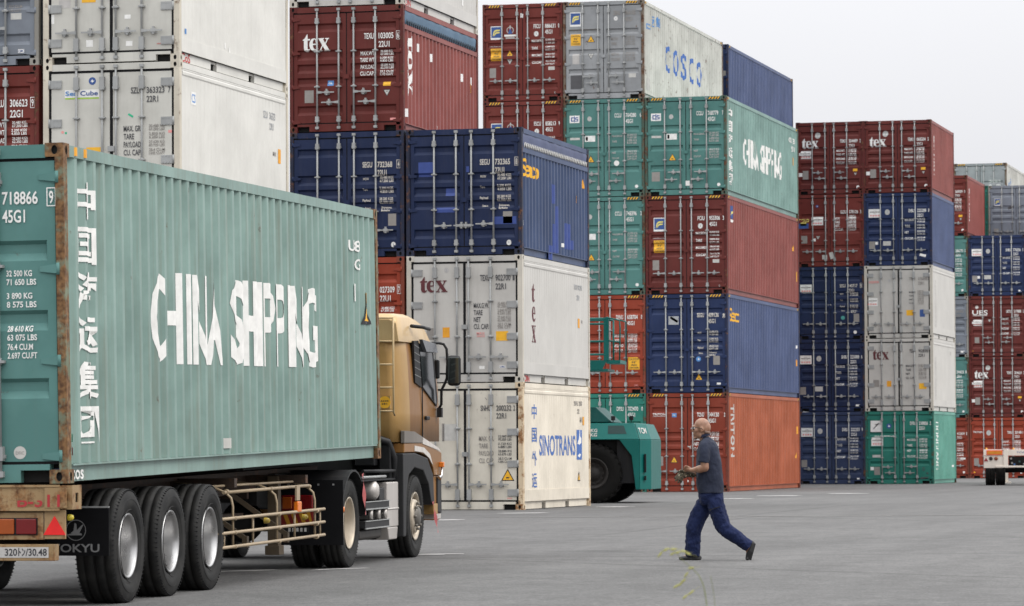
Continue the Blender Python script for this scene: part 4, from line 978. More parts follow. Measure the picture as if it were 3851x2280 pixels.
container('dark green container showing only as a sliver left of the light grey one', F2X - 2.46, EY + 6.86, st(4), L2, H8, 'dry', GREEN, [], C3)
container('grey-doored container with pale side furthest back, its roof under the sky at the right edge', -20.735, 175.42, hq(4), L4, H9, 'dry', GREY,
    [('F', .17, .26, (.33, .40)), ('t', 'CBHU 864110', .66, .27, .045, 'white', .22), ('seal', .69, .37, (.07, 'white')), ('t', '45G1', .80, .34, .045, 'white', .08)], C3, hazard=True,
    side=[(box_char('中', .5, .35), 'skyblue', .9, H9 * .72), (box_char('远', .5, .35), 'skyblue', 1.5, H9 * .78), (text2d('COSCO', .78, 5.6), 'skyblue', 3.1, H9 * .66)])

# ------- lower containers that carry the visible ones
HID = 'containers lower in the stacks, hidden behind nearer ones'
HL = 'container lower in its stack, standing behind nearer containers or the lorry'
for x_, y_, z_, l_, h_, m_ in [(AX, AY, st(0), L2, H8, NAVY), (AX, AY, st(1), L2, H8, MAROON2), (AX - 2.52, AY, st(0), L2, H8, MAROON), (AX - 2.52, AY, st(1), L2, H8, NAVY2), (BX - 2.488, BY, 0, L2, H8, NAVY2)] + \
        [(C1, CY, hq(i), L4, H9, (MAROON, SEAG, NAVY2)[i]) for i in range(3)] + [(-23.42, 121.62, hq(i), L4, H9, (NAVY2, MAROON2, SEAG, NAVY2)[i]) for i in range(4)] + \
        [(F2X, EY + 6.86, st(i), L2, H8, (NAVY2, MAROON, SEAG, MAROON2)[i]) for i in range(4)] + [(F2X - 2.46, EY + 6.86, st(i), L2, H8, (MAROON, NAVY2, GREYB, MAROON2)[i]) for i in range(4)] + [(-20.735, 175.42, hq(i), L4, H9, (SEAG, MAROON2, NAVY2, MAROON2)[i]) for i in range(4)]:
    container(HL, x_, y_, z_, l_, h_, 'dry', m_, [], A5 if h_ == H8 else B5, simple=True, group=HID)
# ---------------------------------------------------------------- lorry: container, semi-trailer, tractor
TY = -.0627
TTv = Vector((math.cos(TY), -math.sin(TY), 0)); TSv = Vector((math.sin(TY), math.cos(TY), 0))
T0 = Vector((-11.553, 30.316, 0))
def frame_mat(loc, slope, roll=0):
    ys = (TSv + Vector((0, 0, slope))).normalized(); zs = (Vector((0, 0, 1)) + TTv * roll); xs = ys.cross(zs).normalized(); zs = xs.cross(ys).normalized()
    return Matrix(((xs.x, ys.x, zs.x, loc.x), (xs.y, ys.y, zs.y, loc.y), (xs.z, ys.z, zs.z, loc.z), (0, 0, 0, 1)))
TEAL = (paint('lorry_box_door', S(86, 128, 123), .5, 0, .22, .15, .2), paint('lorry_box_side', S(132, 158, 150, .88), .42, 0, .20, .28, .9, dirt=(.20, .14, .09), dents=.10), paint('lorry_box_frame', S(112, 120, 100), .6, 0, .80, .25, .35, rustcol=((.08, .04, .02), (.26, .14, .06))))  # side paler than door: the brighter light on it is in the colour
cm_ = frame_mat(T0 + Vector((0, 0, .905)), .0155, -.0098)
cm_.translation = cm_.translation - cm_.col[0].to_3d() * HW
container('sea green forty-foot container carried by the lorry, rusty corner posts and broad white lettering', 0, 0, 0, L4, H9, 'dry', TEAL,
    iso('CCLU', '718866', '9', '45G1', 'white', .63, .14, .037, .774, True, .083) + [('t', V40[i][j].replace('.', ' ') if i < 3 else V40[i][j], .786, (.372, .438, .535, .588)[i] + .0255 * j, .0175, 'white', .093 if j == 0 else .108) for i in range(4) for j in (0, 1)] +
    [('t', t_, .60, z_, .02, 'white', .12) for t_, z_ in (('MAX.GROSS', .38), ('TARE', .436), ('NET', .546), ('CU.CAP.', .60))] + [('CS', .09, .16, (.34, .26)), ('tri', .33, .64, (.26, 1)), ('disc', .825, .908, .055, 'offwhite'), ('txtplate', .808, .902, .034, .014, ('DFIC',), 'plate', None)], C3,
    side=chinaside() + [(rect2d(0, 0, .09, -.075), 'amber', .30, H9 - .02), (rect2d(0, 0, .09, -.075), 'amber', .58, H9 - .02), (text2d('cos', .12, .36), 'white', .22, .15), *[(text2d(c, .125, .115), 'white', .115 + .27823 * (k + .63), H9 * z_) for c, k, z_ in (('U', 38, .862), ('8', 39, .862), ('G', 39, .79))], (rect2d(0, 0, .06, -.2), 'white', 10.95, H9 * .69), (rect2d(0, 0, .08, -.22), 'amber', 11.55, H9 * .66), (poly2d([(0, 0), (.36, 0), (.18, .33)]), 'black', 11.42, H9 * .535), (poly2d([(.05, .03), (.31, .03), (.18, .27)]), 'yellow', 11.42, H9 * .537),
                        (rect2d(0, 0, .03, -.07), 'green', .16, H9 * .145), (rect2d(0, 0, .03, -.07), 'red', .16, H9 * .105), (rect2d(0, 0, .20, -.10), 'offwhite', 5.2, H9 * .11)], mat=cm_, handles=CSH)

TANP = paint('trailer_cream', S(152, 126, 90), .5, 0, .56, .2, .4, rustcol=((.10, .045, .02), (.30, .15, .06)))
TANB = paint('trailer_rail_cream', S(156, 138, 112), .42, 0, .12, .2, .4)
TBRC = paint('brace_cream_shaded', S(86, 74, 58), .5, 0, .3, .2, .4)  # cream with the shade under the trailer painted into the colour
TBEAM = paint('trailer_beam', S(58, 46, 38), .6, 0, .45, .2, .4)  # dark brown, deepened in colour for the shade under the deck
def tyre_mat(name):
    m, t, b = newmat(name); L = t.links.new; Nn = t.nodes.new
    co = Nn('ShaderNodeTexCoord'); n = Nn('ShaderNodeTexNoise'); n.inputs['Scale'].default_value = 7; n.inputs['Detail'].default_value = 6
    L(co.outputs['Object'], n.inputs['Vector'])
    r = Nn('ShaderNodeValToRGB'); r.color_ramp.elements[0].color = (.007, .007, .007, 1); r.color_ramp.elements[1].color = (.026, .025, .023, 1)
    r.color_ramp.elements[0].position = .35; r.color_ramp.elements[1].position = .75
    L(n.outputs['Fac'], r.inputs['Fac']); L(r.outputs['Color'], b.inputs['Base Color']); b.inputs['Roughness'].default_value = .7; b.inputs['Specular IOR Level'].default_value = .3
    return m
TYRE = tyre_mat('tyre_rubber')
ALU = paint('polished_rim', (.46, .455, .45), .27, .9, .0, .1, .3)
RIMP = paint('dusty_rim', S(182, 170, 152), .42, .35, .12, .2, .5)
HUBM = paint('hub_grey', S(112, 108, 102), .5, .4, .15, .2, .4)
def tyre_mesh(R_, w_, key, rb=.29):
    def mk():
        mb = MB(); h = w_ / 2; n = 72
        pr = [(-h * .80, rb), (-h * .98, rb + (R_ - rb) * .30), (-h * 1.02, rb + (R_ - rb) * .5), (-h * .95, R_ * .93), (-h * .86, R_ * .985)]
        tr = []
        for c in (-.5, 0, .5): tr += [(c * h - .011, R_), (c * h - .007, R_ - .014), (c * h + .007, R_ - .014), (c * h + .011, R_)]
        pr = pr + tr + [(-a, b) for a, b in pr[::-1]]
        mb.lathe(pr, n=n)
        for i in range(n):                             # shoulder cuts
            t = 2 * math.pi * (i + .5) / n
            for sx in (-1, 1):
                c, s_ = math.cos(t), math.sin(t); rr = R_ * .972
                mb.bar((sx * h * .965, c * rr * .985, s_ * rr * .985), (sx * h * .80, c * (R_ - .009), s_ * (R_ - .009)), .008, .010, 1)
        for rr in (rb + .03, rb + (R_ - rb) * .55):
            mb.lathe([(h * 1.0, rr), (h * 1.03, rr + .004), (h * 1.0, rr + .008)], n=n)
        return mb.mesh('wheel', [TYRE, BLACK])
    return shared(('tyre', key), mk)
def rim_dish_mesh(w_, mat, key, rb=.29):
    def mk():
        mb = MB(); h = w_ / 2
        mb.lathe([(h * .80, rb - .005), (h * .90, rb + .004), (h * .92, rb - .012), (h * .80, rb - .022), (h * .55, rb - .03), (-.02, rb - .05), (-.05, rb - .055), (-.06, rb * .55), (-.04, .10), (.02, .095), (.03, .0)], n=56)
        for i in range(10):
            t = 2 * math.pi * i / 10; mb.tube([(-.06, .148 * math.cos(t), .148 * math.sin(t)), (-.015, .148 * math.cos(t), .148 * math.sin(t))], .014, 8)
        mb.lathe([(-h * .80, rb), (-h * .85, rb - .02), (-h * .3, rb - .03)], n=40)
        return mb.mesh('rim', [mat])
    return shared(('rim', key), mk)
def rim_front_mesh():
    def mk():
        mb = MB(); h = .14; rb = .29
        mb.lathe([(h * .80, rb), (h * .92, rb + .004), (h * .95, rb - .014), (h * .7, rb - .03), (h * .3, rb - .05), (h * .15, rb - .06), (h * .95, .20), (h * 1.02, .17), (h * 1.02, .125)], n=48)
        for i in range(10):
            t = 2 * math.pi * (i + .5) / 10
            mb.tube([(h * .5, .232 * math.cos(t), .232 * math.sin(t)), (h * .62, .226 * math.cos(t), .226 * math.sin(t))], .024, 10, 2)
        return mb.mesh('rim', [RIMP, HUBM, HOLE])
    return shared('rimf', mk)
def hub_mesh():
    def mk():
        mb = MB(); h = .14
        mb.lathe([(h, .13), (h * 1.1, .125), (h * 1.2, .11), (h * 1.3, .095), (h * 1.32, .0)], n=24)
        for i in range(8):
            t = 2 * math.pi * i / 8; mb.tube([(h, .152 * math.cos(t), .152 * math.sin(t)), (h * 1.3, .152 * math.cos(t), .152 * math.sin(t))], .018, 6)
        return mb.mesh('hub', [HUBM])
    return shared('hub', mk)
def wheel(root, x, y, R_, w_, key, rim, hub=None, sx=1, z=None, spin=0):
    o = inst('wheel', tyre_mesh(R_, w_, key), root, (x, y, R_ - .006 if z is None else z)); o.scale = (sx, 1, 1); o.rotation_euler = (spin, 0, 0)
    if rim: inst('rim', rim, o)
    if hub: inst('hub', hub, o)
    return o

trailer = thing('semi_trailer', 'three-axle skeletal trailer with cream rear crossbeam, pipe side guards and black mud flaps', 'trailer', mat=frame_mat(T0 + Vector((0, 0, -.186)), .0053))
W0 = -2.438
mb = MB()
for x in (-.78, -1.66):
    for a, b in ((-.09, .09),):
        mb.hexa([(x + a, .1, .98), (x + b, .1, .98), (x + b, 11.9, 1.09), (x + a, 11.9, 1.09), (x + a, .1, 1.02), (x + b, .1, 1.02), (x + b, 11.9, 1.135), (x + a, 11.9, 1.135)])
        mb.hexa([(x - .012, .1, .66), (x + .012, .1, .66), (x + .012, 11.9, .95), (x - .012, 11.9, .95), (x - .012, .1, 1.0), (x + .012, .1, 1.0), (x + .012, 11.9, 1.12), (x - .012, 11.9, 1.12)])
        mb.hexa([(x + a, .1, .62), (x + b, .1, .62), (x + b, 8.5, .62), (x + a, 8.5, .62), (x + a, .1, .66), (x + b, .1, .66), (x + b, 8.5, .66), (x + a, 8.5, .66)])
for y in (1.0, 2.25, 3.55, 5.6, 7.3, 9.0, 11.7): mb.box(-1.66, -.78, y, y + .08, .80, .98)
for y in (5.9, 8.9, 11.7): mb.box(W0 + .1, -.1, y, y + .10, .97, 1.06)
mb.build('chassis_beam', TBEAM, trailer)
mb = MB()                                                # rear crossbeam with bracket
mb.box(W0 + .0, -.055, -.03, .13, .875, 1.07); mb.box(W0 + .02, -.06, -.045, -.03, .86, .89); mb.box(W0 + .02, -.06, -.045, -.03, 1.06, 1.08)
mb.box(-.055, .04, .0, .012, .87, 1.075); mb.box(.028, .04, .012, .26, .87, .93); mb.box(.028, .04, .012, .26, 1.01, 1.075); mb.box(.028, .04, .012, .09, .93, 1.01); mb.box(.028, .04, .17, .26, .93, 1.01)
mb.box(-.19, .0, -.05, -.03, .885, 1.055)
for t in sh(text2d('B-311', .105, .375), -.43, 1.0):       # stencil half worn away
    q_ = t if t[0][0] > -.215 else clip_band(list(t), 1, .0, .948)
    if len(q_) >= 3: mb.add([(p[0], -.0525, p[1]) for p in q_], [tuple(range(len(q_)))], 1)
mb.build('rear_crossbeam', [TANP, plain('stencil_red', (.36, .02, .025), .6)], trailer, bevel=0)
mb = MB(); mb.box(-1.66, -.78, .02, .10, .64, .87); mb.box(W0 + .2, -.2, .03, .06, .84, .875)
for s0 in (-.205, W0 + .02):
    mb.box(s0, s0 + .185, -.01, .02, .62, .865)
mb.build('reflector_plate', TANP, trailer, bevel=.004)
for s0 in (-.113, W0 + .113):
    mb = MB(); mb.prism([(s0 - .098, .655), (s0 + .098, .655), (s0, .815)], -.022, -.011, 'y'); mb.build('triangle_reflector', plain('reflector_red', S(215, 32, 30), .25), trailer)
LENSR = plain('lamp_red', (.14, .005, .006), .2); LENSA = plain('lamp_amber', (.32, .065, .008), .2)
for s0, sg in ((-.215, 1), (W0 + .215 + .50, -1)):
    mb = MB(); mb.box(s0 - .50, s0, -.005, .03, .615, .845)
    for i in range(5): mb.box(s0 - .48 + i * .115, s0 - .472 + i * .115, -.008, -.004, .832, .839)
    hs = mb.build('lamp_housing', TANP, trailer, bevel=.004)
    mb = MB(); mb.box(s0 - .445, s0 - .05, -.012, -.004, .652, .80); mb.build('lamp_bezel', BLACK, hs, bevel=.02)
    for k, m_ in ((0, LENSA), (1, LENSR)):
        x = s0 - .44 + (k if sg > 0 else 1 - k) * .195
        mb = MB(); mb.box(x + .008, x + .187, -.03, -.012, .66, .792); mb.build('lamp_lens', m_, hs, bevel=.022)
mb = MB(); mb.box(W0 + .11, -.11, -.02, .10, .435, .575)
ub = mb.build('underrun_bumper', TANP, trailer, bevel=.006)
mb = MB(); mb.box(-.62, -.165, -.024, -.021, .462, .552)
for t in text2d('320ﾄﾝ/30.48', .060, .37): mb.add([(p[0] - .55, -.026, p[1] + .54) for p in t], [(0, 1, 2)], 1)
mb.build('number_plate', [MK['palewhite'], MK['black']], ub, fix=False)
mb = MB(); mb.box(-.78 - .05, -.78 + .05, .02, .09, .43, .66); mb.box(-1.71, -1.61, .02, .09, .43, .66); mb.build('bumper_bracket', TBEAM, trailer)
mb = MB()
mb.lathe([(0, .028), (.025, .028), (.045, .018), (.05, 0)], (-.035, .12, .80), n=12); mb.build('marker_lamp', plain('lamp_yellow', (.62, .50, .04), .25), trailer)
for sx, x0 in ((1, -.555), (-1, W0 - .01)):
    mb = MB(); mb.box(x0, x0 + .565, 1.17, 1.185, .44, .865); mb.box(x0, x0 + .565, 1.165, 1.19, .86, .875, 1)
    if sx > 0:
        def Q(p): return (p[0] - .045, 1.166, p[1])
        for t in sh(ring2d(0, 0, .092, .006, 36), -.245, .665): mb.add([Q(p) for p in t], [(0, 1, 2)], 2)
        bird = [[(-.085, -.045), (.055, -.045), (.05, -.027), (-.03, -.027), (-.085, -.04)], [(-.05, -.027), (-.022, -.005), (-.012, .065), (.005, .055), (.008, .0), (.06, .05), (.068, .046), (.03, -.027)]]
        for P_ in bird:
            for t in poly2d(P_): mb.add([Q((p[0] - .245, p[1] + .665)) for p in t], [(0, 1, 2)], 2)
        for t in text2d('TOKYU', .072, .44): mb.add([Q((p[0] - .47, p[1] + .545)) for p in t], [(0, 1, 2)], 2)
    mb.build('mud_flap', [plain('flap_rubber', (.007, .007, .008), .6, 0, .1), ZINC, plain('flap_print', (.20, .20, .20), .7)], trailer, fix=False)
RIMD = rim_dish_mesh(.37, ALU, 'trailer')
for i, y in enumerate((1.80, 3.19, 4.58)):
    wheel(trailer, -.165, y, .515, .37, 'super', RIMD, spin=i * .3)
    wheel(trailer, W0 + .165, y, .515, .37, 'super', RIMD, sx=-1, spin=i * .5)
    mb = MB(); mb.tube([(-.3, y, .51), (W0 + .3, y, .51)], .07, 12); mb.box(-.95, -.6, y - .35, y + .35, .60, .68); mb.box(-1.85, -1.5, y - .35, y + .35, .60, .68); mb.build('axle', TBEAM, trailer)
for side, sx in ((0, 1), (W0, -1)):
    def X(v): return side + sx * v
    mb = MB()
    for z in (.67, .53, .39):
        mb.tube([(X(-.03), 4.86, z), (X(.01), 4.98, z), (X(.01), 9.30, z + .015), (X(-.02), 9.40, z + .015)], .0165, 10)
    mb.tube([(X(-.075), 5.38, .925), (X(-.075), 8.92, .945)], .017, 10); mb.tube([(X(-.21), 4.9, .985), (X(-.21), 8.75, .99)], .013, 10)
    for y in (5.5, 7.28, 8.95):
        mb.tube([(X(-.62), y, 1.03), (X(-.21), y, .975), (X(-.09), y, .925), (X(-.03), y, .87), (X(-.012), y, .79), (X(-.012), y, .37)], .0125, 8)
        for z in (.67, .53, .39): mb.tube([(X(.01), y - .03, z), (X(.01), y + .03, z)], .021, 10)
        mb.tube([(X(-.075), y - .03, .935), (X(-.075), y + .03, .935)], .022, 10)
    for y in (4.95, 5.15): mb.tube([(X(-.01), y, .54), (X(-.01), y, .38)], .012, 6)
    for y in (6.3, 8.05, 9.2): mb.tube([(X(-.015), y, .68), (X(-.015), y, .39)], .012, 6)
    mb.build('side_guard', TANB, trailer)
    for y in (5.75, 7.45):
        mb = MB()
        mb.bar((X(-.62), y, .93), (X(-.10), y + .55, .45), .05, .012, 0, (0, 1, 0)); mb.bar((X(-.60), y + .06, .90), (X(-.14), y + .62, .47), .03, .03, 0, (0, 1, 0))
        mb.box(min(X(-.12), X(-.07)), max(X(-.12), X(-.07)), y + .52, y + .6, .36, .47)
        mb.build('guard_brace', TBRC, trailer)
    mb = MB(); mb.box(min(X(-.51), X(-.39)), max(X(-.51), X(-.39)), 8.84, 8.97, .30, 1.05); mb.box(min(X(-.53), X(-.37)), max(X(-.53), X(-.37)), 8.80, 9.01, .20, .30)
    mb.build('landing_leg', TBRC, trailer, bevel=.006)
    mb = MB(); mb.box(min(X(-.0), X(.02)), max(X(-.0), X(.02)), 8.02, 8.16, .80, .955); mb.build('lamp_bracket', TANB, trailer)
    mb = MB(); mb.box(min(X(-.02), X(.03)), max(X(-.02), X(.03)), 8.03, 8.20, .675, .79); mb.build('turn_lamp', plain('lamp_orange', (.72, .17, .01), .25), trailer, bevel=.012)
    for y, z in ((5.1, .60), (7.1, .61), (8.75, .61)):
        mb = MB(); mb.lathe([(0, .032), (.03, .032), (.055, .022), (.065, 0)], (X(-.10), y, z), n=14); o = mb.build('marker_lamp', plain('lamp_brass', (.42, .30, .05), .2), trailer)
mb = MB(); mb.tube([(-.80, 6.1, .62), (-.80, 6.75, .62)], .13, 20); mb.build('air_tank', paint('tank_dark', (.02, .02, .02), .5), trailer)
mb = MB(); mb.box(-1.9, -.5, 5.2, 5.8, .48, .95); mb.build('tool_box', BLACK, trailer, bevel=.02)

# ---- tractor
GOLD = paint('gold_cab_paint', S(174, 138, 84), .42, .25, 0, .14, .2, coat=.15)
GOLD_SHADED = paint('gold_cab_paint_shaded', S(140, 98, 50), .42, .25, 0, .14, .2, coat=.15)  # same gold, darkened for the dim surroundings the cab side reflects
DARKG = paint('dark_plastic', (.022, .022, .023), .5, 0, 0, .1, .2)
FRAMEB = paint('chassis_black', (.02, .02, .02), .55, 0, 0, .1, .3)
SILV = paint('silver_cover', S(196, 190, 184), .38, .5, 0, .1, .2)
GLASS = plain('tinted_glass', (.010, .013, .015), .12, 0, .3)
FLASH = plain('cab_flash', (.55, .51, .47), .4)
tractor = thing('tractor_unit', 'gold cab-over tractor unit pulling the trailer, seen from behind with ladder and black mirror', 'lorry', mat=frame_mat(T0 + Vector((0, 0, -.186)), .0053))
XC = -1.219
def ring(z, inset, yr, yf, cr=.30, cf=.16):
    """plan outline of the cab at height z, counter-clockwise from the rear left"""
    h = 1.235 - inset; P_ = []
    def corner(cx, cy, rx, ry, a0):
        for i in range(7):
            t = a0 + math.pi / 2 * i / 6; P_.append((XC + cx + rx * math.cos(t), cy + ry * math.sin(t), z))
    corner(h - .16, yr + cr * 1.6, .16, cr * 1.6, -math.pi / 2); corner(h - cf, yf - cf, cf, cf, 0); corner(-h + cf, yf - cf, cf, cf, math.pi / 2); corner(-h + .16, yr + cr * 1.6, .16, cr * 1.6, math.pi)
    return P_
mb = MB(); rings = [ring(1.40, .0, 13.27, 15.60), ring(1.75, .0, 13.25, 15.60), ring(2.1, .01, 13.24, 15.56), ring(2.45, .03, 13.23, 15.42), ring(2.66, .05, 13.22, 15.28), ring(2.72, .09, 13.26, 15.2)]
n = len(rings[0]); vs = [p for r in rings for p in r]
mb.add(vs, [(i * n + j, i * n + (j + 1) % n, (i + 1) * n + (j + 1) % n, (i + 1) * n + j) for i in range(len(rings) - 1) for j in range(n)], 0, True)
mb.add(rings[0], [tuple(range(n))[::-1]], 0); mb.add(rings[-1], [tuple(range(n))], 0)
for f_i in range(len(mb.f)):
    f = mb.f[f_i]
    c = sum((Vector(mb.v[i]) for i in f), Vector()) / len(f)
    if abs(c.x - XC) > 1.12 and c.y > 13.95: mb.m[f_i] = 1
cab = mb.build('cab', [GOLD, GOLD_SHADED], tractor)
mb = MB()                                                # recessed panels pressed into the rear wall
for a, b, c, d in ((-1.9, -.32, 2.05, 2.55), (-1.9, -.32, 1.50, 1.98)):
    for x0, x1, z0, z1 in ((a, b, c, c + .02), (a, b, d - .02, d), (a, a + .02, c, d), (b - .02, b, c, d)): mb.box(x0, x1, 13.222, 13.25, z0, z1)
mb.box(-.62, -.42, 13.21, 13.245, 2.12, 2.45)
mb.build('rear_panel', GOLD, tractor, bevel=.008)
mb = MB()                                                # roof fairing
prof = [(13.19, 2.86), (13.24, 2.925), (13.5, 2.94), (14.0, 2.945), (14.30, 2.93), (14.74, 2.87), (14.95, 2.785), (15.10, 2.65)]
rows = []
for y, z in prof:
    h = 1.235
    rows.append([(XC - h + .02, y, 2.60), (XC - h + .05, y, z - .05), (XC - h + .14, y, z), (XC, y, z + .02), (XC + h - .14, y, z), (XC + h - .05, y, z - .05), (XC + h - .02, y, 2.60)])
vs = [p for r in rows for p in r]; k = 7
mb.add(vs, [(i * k + j, i * k + j + 1, (i + 1) * k + j + 1, (i + 1) * k + j) for i in range(len(rows) - 1) for j in range(k - 1)], 0, True)
mb.add(rows[0], [tuple(range(k))]); mb.add(rows[-1], [tuple(range(k))[::-1]])
mb.build('roof_fairing', paint('gold_paint_glare', S(188, 160, 116), .42, .25, 0, .12, .1, coat=.2), tractor)  # same gold, paled to paint in the glare on the roof
mb = MB(); mb.tube([(.0, 13.9, 2.80), (.10, 14.1, 2.79), (.12, 14.4, 2.775)], .022, 8); mb.build('air_horn', BLACK, tractor)
for sx in (1, -1):
    def X(v): return v if sx > 0 else W0 - v
    def P2(pts, a, b, m_, nm, par=tractor, bev=0, off=None):
        q = MB(); lo, hi = sorted((X(a), X(b)))
        q.prism(pts, lo, hi, 'x'); return q.build(nm, m_, par, bevel=bev)
    P2([(13.93, 2.62), (14.20, 2.63), (14.38, 2.06), (14.00, 2.12)], .0, .026, BLACK, 'quarter_window')
    q = MB()
    for i in range(5):
        z = 2.20 + i * .09; q.bar((X(.029), 13.97 + i * -.008, z + .015), (X(.029), 14.33 - i * .028, z - .02), .004, .006)
    q.build('window_louvre', ZINC, tractor)
    dw_ = P2([(14.24, 2.60), (14.96, 2.57), (15.24, 1.93), (15.24, 1.86), (14.45, 2.06)], .0, .028, GLASS, 'door_window')
    P2([(14.98, 2.58), (15.03, 2.58), (15.31, 1.92), (15.26, 1.85)], .0, .03, BLACK, 'window_pillar')
    P2([(14.20, 2.645), (15.00, 2.61), (15.13, 2.50), (14.44, 2.50)], .03, .075, plain('smoked_visor', (.10, .105, .115), .25, 0, .3), 'rain_visor')
    q = MB(); q.bar((X(.022), 14.43, 1.42), (X(.022), 14.43, 2.05), .012, .012); q.bar((X(.022), 14.43, 2.07), (X(.022), 15.28, 1.84), .012, .012); q.build('door_seam', BLACK, tractor)
    q = MB(); q.box(min(X(.02), X(.055)), max(X(.02), X(.055)), 14.55, 14.74, 1.665, 1.715); q.build('door_handle', BLACK, tractor, bevel=.015)
    P2([(13.36, 1.535), (13.95, 1.525), (14.44, 1.455), (14.41, 1.385), (13.36, 1.385)], -.02, .03, paint('grey_trim', S(120, 114, 108), .5), 'side_trim', bev=.01)
    P2([(14.42, 1.455), (15.35, 1.325), (15.52, 1.27), (15.3, 1.30), (14.42, 1.375)], .022, .027, FLASH, 'cab_stripe')
    P2([(13.38, 1.385), (14.42, 1.385), (15.3, 1.30), (15.58, 1.26), (15.60, .98), (15.13, .98), (15.07, 1.08), (14.75, 1.22), (14.3, 1.27), (13.38, 1.27)], -.5, .02, GOLD_SHADED, 'lower_panel', bev=.012)
    P2([(13.95, 1.355), (14.5, 1.33), (14.85, 1.25), (15.02, 1.11), (14.8, 1.20), (14.45, 1.27), (13.95, 1.29)], .021, .026, FLASH, 'cab_stripe')
    P2([(13.30, 1.265), (14.0, 1.265), (14.72, 1.20), (15.05, 1.00), (15.12, .62), (14.97, .62), (14.90, .70), (14.78, .88), (14.46, 1.05), (13.95, 1.09), (13.62, 1.0), (13.50, .80), (13.46, .27), (13.30, .27)], -.45, .024, DARKG, 'wheel_arch', bev=.015)
    P2([(15.14, .98), (15.60, .98), (15.61, .42), (15.40, .42), (15.30, .62), (15.14, .64)], -.55, -.01, GOLD_SHADED, 'bumper', bev=.02)
    P2([(15.38, .96), (15.605, .96), (15.615, .50), (15.38, .52)], -.2, .012, DARKG, 'bumper_corner', bev=.015)
    P2([(15.12, .63), (15.36, .63), (15.36, .50), (15.12, .50)], -.2, .015, GOLD, 'bumper_step', bev=.01)
    P2([(15.22, .50), (15.55, .50), (15.55, .44), (15.22, .44)], -.2, .014, SILV, 'bumper_trim', bev=.006)
    q = MB(); q.tube([(X(.03), 15.38, .94), (X(.05), 15.44, .98), (X(.05), 15.44, 1.08)], [.03, .014, .012], 8); st_ = q.build('lamp_stalk', paint('chrome_stalk', (.6, .6, .6), .15, .9), tractor)
    q = MB(); q.box(min(X(.02), X(.08)), max(X(.02), X(.08)), 15.41, 15.47, 1.08, 1.145); q.build('turn_lamp', plain('lamp_orange_cab', (.75, .20, .02), .25), tractor, bevel=.01)
    q = MB(); q.tube([(X(.0), 15.12, 2.62), (X(.06), 15.24, 2.625), (X(.12), 15.26, 2.61), (X(.155), 15.27, 2.55), (X(.165), 15.27, 2.40), (X(.155), 15.27, 2.18), (X(.12), 15.27, 2.10), (X(.085), 15.28, 2.04), (X(.08), 15.29, 1.86), (X(.03), 15.33, 1.79)], .018, 8)
    q.box(min(X(.03), X(.09)), max(X(.03), X(.09)), 15.26, 15.34, 1.70, 1.82); q.build('mirror_arm', BLACK, tractor)
    q = MB(); q.box(min(X(.165), X(.335)), max(X(.165), X(.335)), 15.22, 15.31, 2.09, 2.47); mi = q.build('mirror', BLACK, tractor, bevel=.05)
    q = MB(); q.box(min(X(.178), X(.322)), max(X(.178), X(.322)), 15.212, 15.219, 2.12, 2.44); q.build('mirror_glass', plain('mirror_dark_reflection', (.10, .115, .11), .05, .9), mi, bevel=.02)  # glass coloured dark for the dark surroundings it would reflect
    q = MB(); q.box(min(X(.0), X(.06)), max(X(.0), X(.06)), 15.24, 15.32, 2.18, 2.42); q.build('kerb_mirror', BLACK, tractor, bevel=.02)
    # wheels
    fx = (-.14 if sx > 0 else W0 + .14)
    wheel(tractor, fx, 14.14, .505, .28, 'front', rim_front_mesh(), hub_mesh(), sx=sx)
    dx_ = (-.150 if sx > 0 else W0 + .150)
    wheel(tractor, dx_, 10.67, .505, .27, 'drive', rim_dish_mesh(.27, RIMP, 'drive'), sx=sx, spin=.4)
    wheel(tractor, dx_ - sx * .33, 10.67, .505, .27, 'drive', rim_dish_mesh(.27, RIMP, 'drive'), sx=sx, spin=.2)
    # drive fender and flap
    q = MB(); N_ = 14; lo, hi = sorted((X(-.66), X(.03)))
    arc = [(10.67 + .62 * math.cos(t), .50 + .60 * math.sin(t)) for t in [math.pi * (1.02 - .98 * i / N_) for i in range(N_ + 1)]]
    arc2 = [(10.67 + (y - 10.67) * .965, .5 + (z - .5) * .965) for y, z in arc]
    q.prism(arc + arc2[::-1], lo, hi, 'x'); q.build('drive_fender', DARKG, tractor)
    q = MB(); q.box(lo, hi + (.02 if sx > 0 else 0), 10.03, 10.045, .27, .99)
    for i in range(4): q.box(lo + .08 + i * .17, lo + .10 + i * .17, 10.02, 10.03, .93, .95, 1)
    q.build('mud_flap', [plain('flap_rubber_tractor', (.008, .008, .009), .55, 0, .12), ZINC], tractor)
    q = MB(); q.lathe([(0, .035), (.015, .032), (.02, 0)], (X(.03), 10.10, .66), n=12); q.build('side_marker', plain('lamp_orange_marker', (.65, .17, .02), .3), tractor)
    # pink ribbons on the mud guards
    for (ya, za), (yb, zb) in (((11.08, 1.05), (11.22, .58)), ((14.97, .66), (15.27, .27))):
        q = MB(); vs = []
        for i in range(9):
            t = i / 8; y = ya + (yb - ya) * t; z = za + (zb - za) * t; wob = .012 * math.sin(t * 9)
            vs += [(X(.035) + wob, y - .045, z - .01), (X(.035) - wob, y + .045, z + .01)]
        q.add(vs, [(2 * i, 2 * i + 1, 2 * i + 3, 2 * i + 2) for i in range(8)], 0, True); q.build('ribbon_flap', plain('faded_red_ribbon', S(168, 84, 84), .8), tractor, fix=False)
    # board of tail lamps; shade under the trailer painted into its colours
    a = -.56 if sx > 0 else W0 + .20
    q = MB(); q.box(a, a + .36, 9.63, 9.67, .66, .83); q.build('tail_lamp', LENSR, tractor, bevel=.015)
